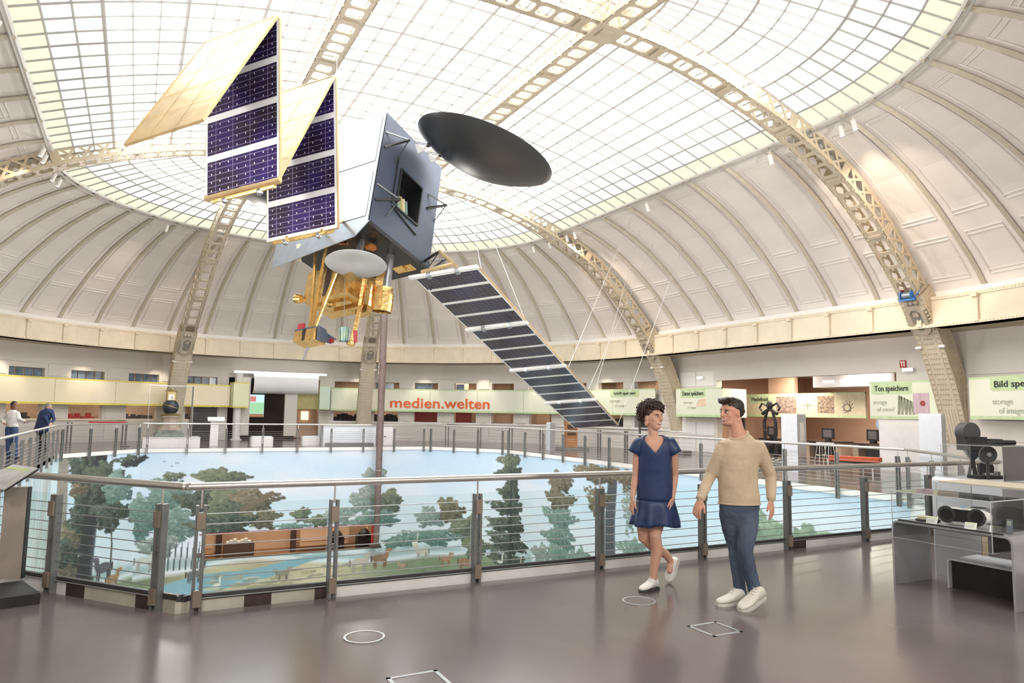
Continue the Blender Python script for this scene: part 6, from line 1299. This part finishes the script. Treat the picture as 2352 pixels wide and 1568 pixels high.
# ---------------------------------------------------------------- the woman
D0 = 6.96; J = lambda x, y, e=0: at(x, y, D0+e)
SK = skinmat('warm_skin', (.70, .42, .31), (.64, .36, .26))
W = thing('person', 'curly-haired woman in a short navy dress and white shoes walking beside the railing', 'person', (J(1495, 1360).x, J(1495, 1360).y, 0))
m = MB(); Fw = HX*.60-HY*.80+HZ*.02; hc = J(1498.5, 958)
P, F, R, U = head(m, hc, Fw, 1.02, HZ+HX*.05)
capsule(m, [J(1497, 972), J(1500, 992, -.01), J(1501, 1012, .0)], [.050, .047, .060], 14)
loft(m, [(J(1502, 1001), HX, HY, .075, .05), (J(1503, 1009), HX, HY, .125, .075), (J(1503, 1020), HX, HY, .155, .095), (J(1503, 1035), HX, HY, .155, .106), (J(1503, 1060), HX, HY, .145, .105), (J(1504, 1100), HX, HY, .135, .095), (J(1505, 1150), HX, HY, .16, .105), (J(1505, 1190), HX, HY, .165, .105)], 24)
for (sx, sy, se), (ex, ey, ee), (wx, wy, we), r in (((1465, 1021, .02), (1460, 1094, .03), (1453, 1140, -.03), 0), ((1546, 1020, -.02), (1550, 1092, .02), (1545, 1140, -.06), 1)):
    capsule(m, [J(sx, sy, se), J((sx+ex)/2, (sy+ey)/2, (se+ee)/2), J(ex, ey, ee)], [.041, .040, .034], 14); capsule(m, [J(ex, ey, ee), J(lerp(ex, wx, .35), lerp(ey, wy, .35), lerp(ee, we, .35)), J(wx, wy, we)], [.035, .034, .024], 14)
hand(m, J(1453, 1142, -.03), J(1449, 1176, -.05)-J(1453, 1142, -.03), -HY+HX*.3, HX, 1.0, .45); hand(m, J(1545, 1143, -.06), J(1538, 1180, -.1)-J(1545, 1143, -.06), -HY-HX*.5, -HX, 1.0, .45)
capsule(m, [J(1508, 1180), J(1506, 1207, -.02), J(1505, 1229, -.05), J(1509, 1264, -.02), J(1503, 1300, .0), J(1500, 1334, .02)], [.085, .080, .056, .058, .042, .033], 16)
capsule(m, [J(1484, 1180, .02), J(1480, 1207, .03), J(1478, 1234, .04), J(1505, 1258, .14), J(1530, 1273, .22), J(1541, 1289, .26)], [.085, .078, .055, .055, .042, .033], 16)
capsule(m, [J(1500, 1334, .02), J(1487, 1352, -.03)], [.035, .03], 10); capsule(m, [J(1541, 1289, .26), J(1538, 1310, .24)], [.035, .03], 10)
body = m.build('body', SK, W); fuse(body, .0058, 4, .45)
M_brow = mat('dark_brown_hair', (.055, .032, .022), .6)
face_bits(W, P, F, R, U, 1.02, M_brow)
# curls
M_curl = mat('curly_brown_hair', (.075, .040, .028), .5, col2=(.035, .02, .015), scale=20)
rg = random.Random(5); m = MB(); m.ball(P(-.03, 0, .045), .105, .092, .085, n=18, m=12, axes=(F, R, U)); m.ball(P(-.075, 0, -.02), .05, .075, .075, n=14, m=10, axes=(F, R, U)); cap_ = m.build('hair', M_curl, W, smooth=True)
m = MB()
for k in range(680):
    th, ph = rg.uniform(0, 2*math.pi), math.acos(rg.uniform(-.62, 1)); d = F*(math.sin(ph)*math.cos(th))+R*(math.sin(ph)*math.sin(th))+U*math.cos(ph)
    f, u = d.dot(F), d.dot(U)
    if f > .45 and u < .42: continue
    if f > .02 and u < .12: continue
    if f > -.25 and u < -.15: continue
    rad = rg.uniform(.112, .142)*(1.0 if u > 0 else .92); c = P(-.02, 0, .035)+d*rad; t1 = d.cross(V(rg.uniform(-1, 1), rg.uniform(-1, 1), rg.uniform(-1, 1))).normalized(); t2 = d.cross(t1); rr = rg.uniform(.010, .019)
    m.tube([c+t1*(rr*math.cos(a*.9))+t2*(rr*math.sin(a*.9))+d*(a*.0035-.01) for a in range(8)], [.0045]*7+[.002], 5)
tag(m.build('curls', M_curl, cap_, smooth=True), kind='stuff')
# dress
M_dress = mat('navy_satin', (.022, .046, .135), .42, var=.06, spec=.5); NS = 72
zs = lambda f: (lambda x, y: f(x, y))
zN, zV, zW = J(1503, 999).z, J(1491, 1039).z, J(1506, 1146).z; m = MB(); NR_ = 26
PZ_ = [0, .018, .04, .07, .11, .17, .26, .36, .47, zN-zW]; PA = [.100, .132, .160, .176, .178, .168, .163, .165, .172, .187]; PB = [.062, .082, .100, .112, .122, .128, .126, .122, .124, .135]
for k in range(NR_+1):
    for j in range(NS):
        t = 2*math.pi*j/NS; u, v = math.cos(t), math.sin(t); top = (zN-zV)*max(0, 1-abs(u+.10)/.80)*(1 if v < 0 else 0); dz = lerp(top, zN-zW, (k/NR_)**1.15)
        a, b = interp(dz, PZ_, PA), interp(dz, PZ_, PB); py = lerp(999, 1146, dz/(zN-zW)); c = J(lerp(1503, 1506, dz/(zN-zW)), py); m.v.append(tuple(c+HX*(a*u)+HY*(b*v)))
for k in range(NR_):
    for j in range(NS): m.f.append((k*NS+j, k*NS+(j+1) % NS, (k+1)*NS+(j+1) % NS, (k+1)*NS+j)); m.m.append(0)
o0 = len(m.v)
for k in range(9):                           # flounced skirt with box pleats
    t = k/8; c = J(lerp(1506, 1505, t), lerp(1146, 1205, t)); a, b = lerp(.184, .236, t**.8), lerp(.132, .185, t**.8)
    for j in range(NS):
        th = 2*math.pi*j/NS; fo = 1+(.014+.085*t)*math.sin(th*9+.8*math.sin(th*3))*(.35+.65*min(1, t*3)); m.v.append(tuple(c+HX*(a*fo*math.cos(th))+HY*(b*fo*math.sin(th))+HZ*(.012*math.sin(th*4+1)*t)))
for k in range(8):
    for j in range(NS): m.f.append((o0+k*NS+j, o0+k*NS+(j+1) % NS, o0+(k+1)*NS+(j+1) % NS, o0+(k+1)*NS+j)); m.m.append(0)
dr = m.build('dress', M_dress, W, smooth=True); s_ = dr.modifiers.new('cloth', 'SOLIDIFY'); s_.thickness = .006; s_.offset = 1; noise_disp(dr, .012, .11)
for p0, p1, q in ((J(1475, 1008), J(1457, 1041, .02), -1), (J(1533, 1007), J(1550, 1041, -.02), 1)):
    m = MB(); d = (p1-p0); X = HX if q > 0 else HX; ring = []
    for t, q_ in ((0, .022), (.07, .042), (.2, .057), (.45, .062), (.75, .063), (1, .065)): c = p0.lerp(p1, t); ax = d.normalized(); A = HY; Bv = ax.cross(HY).normalized(); ring.append((c, Bv, HY, q_, q_*1.1))
    loft(m, ring, 20, (True, False)); s2 = m.build('sleeve', M_dress, dr, smooth=True); k_ = s2.modifiers.new('cloth', 'SOLIDIFY'); k_.thickness = .006
M_shoew = mat('white_leather', (.80, .79, .77), .45, var=.02); M_solew = mat('white_rubber', (.70, .68, .64), .6); M_soled = mat('dark_rubber', (.05, .05, .05), .6)
toe = floorpt(1472, 1361); heel = floorpt(1509, 1352); heel.z = toe.z = 0
shoe(W, heel, toe, HZ, .105, M_shoew, M_soled, .105)
t2 = J(1535, 1336, .30); h2 = J(1556, 1282, .34); shoe(W, h2, t2, (-HY*.7+HX*-.35+HZ*.4), .100, M_shoew, M_solew, .10)
# ---------------------------------------------------------------- the man
D0 = 6.62
Mn = thing('person', 'dark-haired man in a beige sweater and blue jeans walking beside the woman', 'person', (J(1700, 1392).x, J(1700, 1392).y, 0))
m = MB(); Fm = -HX*.86-HY*.50-HZ*.05; hc = J(1679, 947)
SKM = skinmat('tanned_skin', (.70, .39, .28), (.62, .31, .22))
P, F, R, U = head(m, hc, Fm, 1.06, HZ-HX*.04, True)
capsule(m, [J(1686, 962), J(1691, 983), J(1697, 1008)], [.064, .066, .080], 16)
loft(m, [(J(1698, 1004), HX, HY, .07, .06), (J(1700, 1022), HX, HY, .14, .08), (J(1699, 1050), HX, HY, .155, .095), (J(1698, 1110), HX, HY, .16, .10), (J(1698, 1160), HX, HY, .165, .11)], 24)
ARM = (((1661, 1031, .0), (1632, 1090, .04), (1609, 1144, -.06)), ((1741, 1028, .0), (1770, 1091, .06), (1771, 1144, -.02)))
for (sx, sy, se), (ex, ey, ee), (wx, wy, we) in ARM: capsule(m, [J(sx, sy, se), J(ex, ey, ee)], [.05, .04], 12); capsule(m, [J(ex, ey, ee), J(wx, wy, we)], [.04, .028], 12)
hand(m, J(1608, 1147, -.06), J(1599, 1176, -.10)-J(1608, 1147, -.06), -HY*.8+HX*.5, HX, 1.12, .75); hand(m, J(1771, 1147, -.02), J(1774, 1182, -.06)-J(1771, 1147, -.02), -HY*.8-HX*.6, -HX, 1.12, .5)
for pts in ([J(1676, 1180, .02), J(1688, 1258, .06), J(1693, 1300, .05), J(1700, 1366, .02)], [J(1717, 1180, -.02), J(1711, 1262, -.13), J(1720, 1305, -.14), J(1733, 1360, -.14)]): capsule(m, pts, [.07, .045, .042, .036], 12)
body = m.build('body', SKM, Mn); fuse(body, .0058, 4, .45)
M_mh = mat('dark_brown_short_hair', (.040, .026, .020), .5, col2=(.02, .013, .01), scale=25, stretch=(1, 1, 1))
face_bits(Mn, P, F, R, U, 1.06, M_mh, smile=True)
m = MB(); B_ = lambda f, r, u, a, b, d, n=18: m.ball(P(f, r, u), a, b, d, n=n, m=12, axes=(F, R, U))
B_(-.030, 0, .052, .112, .090, .084, 22); B_(.050, 0, .108, .055, .066, .030); B_(.085, .01, .100, .030, .050, .026); B_(-.076, 0, .0, .048, .074, .056); B_(-.055, .062, .01, .05, .022, .05); B_(-.055, -.062, .01, .05, .022, .05)
for k in range(26): th = k*.24-3.1; B_(.03+.05*math.cos(k*2.3), .05*math.sin(k*1.9), .114+.010*math.sin(k*3.1), .03, .016, .014, 8)
hr = m.build('hair', M_mh, Mn); fuse(hr, .007, 2, .4); noise_disp(hr, .016, .03)
m = MB(); m.ball(P(.058, 0, -.094), .040, .046, .026, n=18, m=12, axes=(F, R, U)); st_ = m.build('stubble', mat('stubble_skin', (.50, .27, .19), .7, col2=(.40, .205, .145), scale=60), Mn, smooth=True)
M_sweater = mat('beige_knit', (.62, .50, .36), .85, var=.05, scale=9, bump=.07, bumpscale=90, spec=.2)
m = MB()
loft(m, [(J(1697, 999), HX, HY, .080, .062, lambda x, y: .03*x-.025*max(0, -y)), (J(1699, 1005), HX, HY, .150, .085, lambda x, y: -.02*x*x-.02*max(0, -y)), (J(1700, 1015), HX, HY, .208, .112), (J(1699, 1040), HX, HY, .205, .132), (J(1695, 1065), HX, HY, .193, .138), (J(1694, 1090), HX, HY, .184, .135), (J(1696, 1120), HX, HY, .184, .134), (J(1698, 1142), HX, HY, .192, .138), (J(1698, 1155), HX, HY, .188, .136)], 32)
for (sx, sy, se), (ex, ey, ee), (wx, wy, we) in ARM: capsule(m, [J(sx, sy, se), J((sx+ex)/2, (sy+ey)/2, (se+ee)/2), J(ex, ey, ee)], [.075, .066, .056], 16); capsule(m, [J(ex, ey, ee), J(lerp(ex, wx, .5), lerp(ey, wy, .5), lerp(ee, we, .5)), J(wx, wy, we)], [.056, .050, .040], 16)
sw = m.build('sweater', M_sweater, Mn); fuse(sw, .0085, 6, .5); noise_disp(sw, .014, .13)
for (sx, sy, se), (ex, ey, ee), (wx, wy, we) in ARM:
    a, b = J(ex, ey, ee), J(wx, wy, we); m = MB(); m.tube([a.lerp(b, .93), a.lerp(b, 1.04)], .041, 16); m.build('cuff', M_sweater, sw, smooth=True)
    for k in range(4): m = MB(); t = .25+.15*k; c = a.lerp(b, t); ax = (b-a).normalized(); m.lathe(c, ax, [(.050-.008*t*1.5, -.012), (.058-.012*t*1.2, 0), (.050-.008*t*1.5, .012)], 14, ref=HX, cap=False); m.build('sleeve_fold', M_sweater, sw, smooth=True)
m = MB(); cp_ = [J(1697, 998)+HX*(.083*math.cos(a))+HY*(.066*math.sin(a))+HZ*(.030*math.cos(a)-.026*max(0, -math.sin(a))) for a in [2*math.pi*k/28 for k in range(28)]]; m.tube(cp_, .011, 8, closed=True); m.build('collar', M_sweater, sw, smooth=True)
m = MB(); m.tube([J(1698, 1155)+HX*(.190*math.cos(a))+HY*(.138*math.sin(a)) for a in [2*math.pi*k/36 for k in range(36)]], .010, 8, closed=True); m.build('hem', M_sweater, sw, smooth=True)
M_jean = mat('blue_denim', (.060, .085, .135), .8, col2=(.115, .155, .215), scale=3.2, bump=.2, bumpscale=60, spec=.2)
m = MB(); loft(m, [(J(1698, 1148), HX, HY, .180, .125), (J(1698, 1165), HX, HY, .184, .130), (J(1697, 1182), HX, HY, .172, .120), (J(1696, 1200), HX, HY, .125, .09), (J(1696, 1212), HX, HY, .06, .05)], 28)
capsule(m, [J(1676, 1180, .02), J(1679, 1210, .04), J(1688, 1258, .06), J(1693, 1300, .05), J(1700, 1358, .02)], [.098, .088, .066, .062, .056], 16); capsule(m, [J(1717, 1180, -.02), J(1716, 1215, -.06), J(1711, 1262, -.13), J(1720, 1305, -.14), J(1733, 1352, -.14)], [.104, .095, .072, .066, .060], 16)
jn = m.build('jeans', M_jean, Mn); fuse(jn, .009, 9, .5); noise_disp(jn, .014, .06)
for x, y, e in ((1700, 1360, .02), (1733, 1354, -.14)): m = MB(); m.lathe(J(x, y, e), HZ, [(.056, -.02), (.060, 0), (.056, .02)], 16, cap=False); m.build('trouser_cuff', M_jean, jn, smooth=True)
M_sneak = mat('off_white_canvas', (.76, .73, .67), .6, var=.03)
toe = floorpt(1648, 1391); heel = floorpt(1709, 1384); shoe(Mn, heel, toe, HZ, .115, M_sneak, M_solew, .115)
toe = floorpt(1700, 1404); heel = J(1752, 1374, -.16); shoe(Mn, heel, toe, HZ-HY*.2, .118, M_sneak, M_solew, .115)
# ---------------------------------------------------------------- two far visitors on the left gallery
def far_person(label, d0, head_px, joints, top_m, leg_m, hair_m, skin, Fd, ponytail=False, s=1.0):
    global D0
    D0 = d0; root = thing('person', label, 'person', (J(*joints['foot']).x, J(*joints['foot']).y, 0)); m = MB(); P, F, R, U = head(m, J(*head_px), Fd, s)
    capsule(m, [J(*head_px)-HZ*.06, J(*joints['neck'])], [.055, .06], 10)
    for a in joints['arms']: capsule(m, [J(*q) for q in a], [.055, .045, .035], 10); hand(m, J(*a[-1]), J(*a[-1])-J(*a[-2]), -HY, HX, 1.05, .3)
    for l in joints['legs']: capsule(m, [J(*q) for q in l], [.09, .07, .05], 10)
    b_ = m.build('body', skin, root); fuse(b_, .009, 3)
    face_bits(root, P, F, R, U, s, hair_m)
    m = MB(); m.ball(P(-.03, 0, .04), .108, .092, .09, n=14, m=10, axes=(F, R, U)); m.ball(P(-.08, 0, -.03), .05, .07, .08, n=12, m=8, axes=(F, R, U))
    if ponytail: m.tube([P(-.11, 0, .03), P(-.17, 0, -.02), P(-.16, 0, -.16)], [.03, .04, .01], 8)
    h_ = m.build('hair', hair_m, root); fuse(h_, .012, 2)
    m = MB(); loft(m, [(J(*c), HX, HY, a, b) for c, a, b in joints['torso']], 20)
    for a in joints['arms']: capsule(m, [J(*q) for q in a[:-1]]+[J(*a[-2]).lerp(J(*a[-1]), .85)], [.075, .06, .05], 12)
    t_ = m.build('shirt', top_m, root); fuse(t_, .014, 3); noise_disp(t_, .02, .08)
    m = MB()
    for l in joints['legs']: capsule(m, [J(*q) for q in l], [.115, .085, .065], 12)
    l_ = m.build('trousers', leg_m, root); fuse(l_, .014, 3)
    for l in joints['legs']:
        q = J(*l[-1]); q.z = 0; shoe(root, q-Fd*.06, q+Fd*.2, HZ, .1, M_soled, M_soled, .09, laces=False)
far_person('visitor in a white blouse and blue jeans gesturing behind the left railing', 22.6, (33, 930), dict(foot=(28, 1050), neck=(29, 943), arms=[[(19, 950), (5, 962), (10, 972, -.2)], [(40, 950), (45, 963), (58, 969, -.2)]], legs=[[(21, 985), (20, 1018), (20, 1052)], [(33, 985), (34, 1018), (36, 1052)]], torso=[((29, 941), .09, .07), ((29, 947), .20, .10), ((29, 960), .19, .13), ((28, 972), .17, .12), ((28, 980), .20, .13)]),
           mat('white_blouse', (.78, .77, .74), .7), mat('mid_blue_jeans', (.045, .085, .20), .7), mat('black_hair', (.015, .012, .012), .5), skinmat('brown_skin', (.30, .15, .10), (.25, .12, .08)), HX*.85-HY*.5, True)
far_person('visitor in a dark blue jacket bending over the left railing', 26.9, (112, 933), dict(foot=(96, 1035), neck=(110, 942), arms=[[(118, 944), (124, 962), (118, 972, -.3)], [(97, 946), (108, 966, -.2), (114, 976, -.4)]], legs=[[(92, 978), (90, 1008), (90, 1034)], [(100, 978), (100, 1008), (102, 1034)]], torso=[((110, 938), .10, .09), ((107, 944), .24, .15), ((103, 955), .25, .17), ((99, 968), .23, .17), ((96, 982), .26, .18), ((93, 992), .28, .19)]),
           mat('navy_jacket', (.025, .045, .13), .6), mat('black_trousers', (.02, .02, .025), .7), mat('grey_blond_hair', (.30, .25, .21), .6), skinmat('pale_skin', (.62, .42, .34), (.56, .36, .29)), HX*.95+HY*.2-HZ*.2)
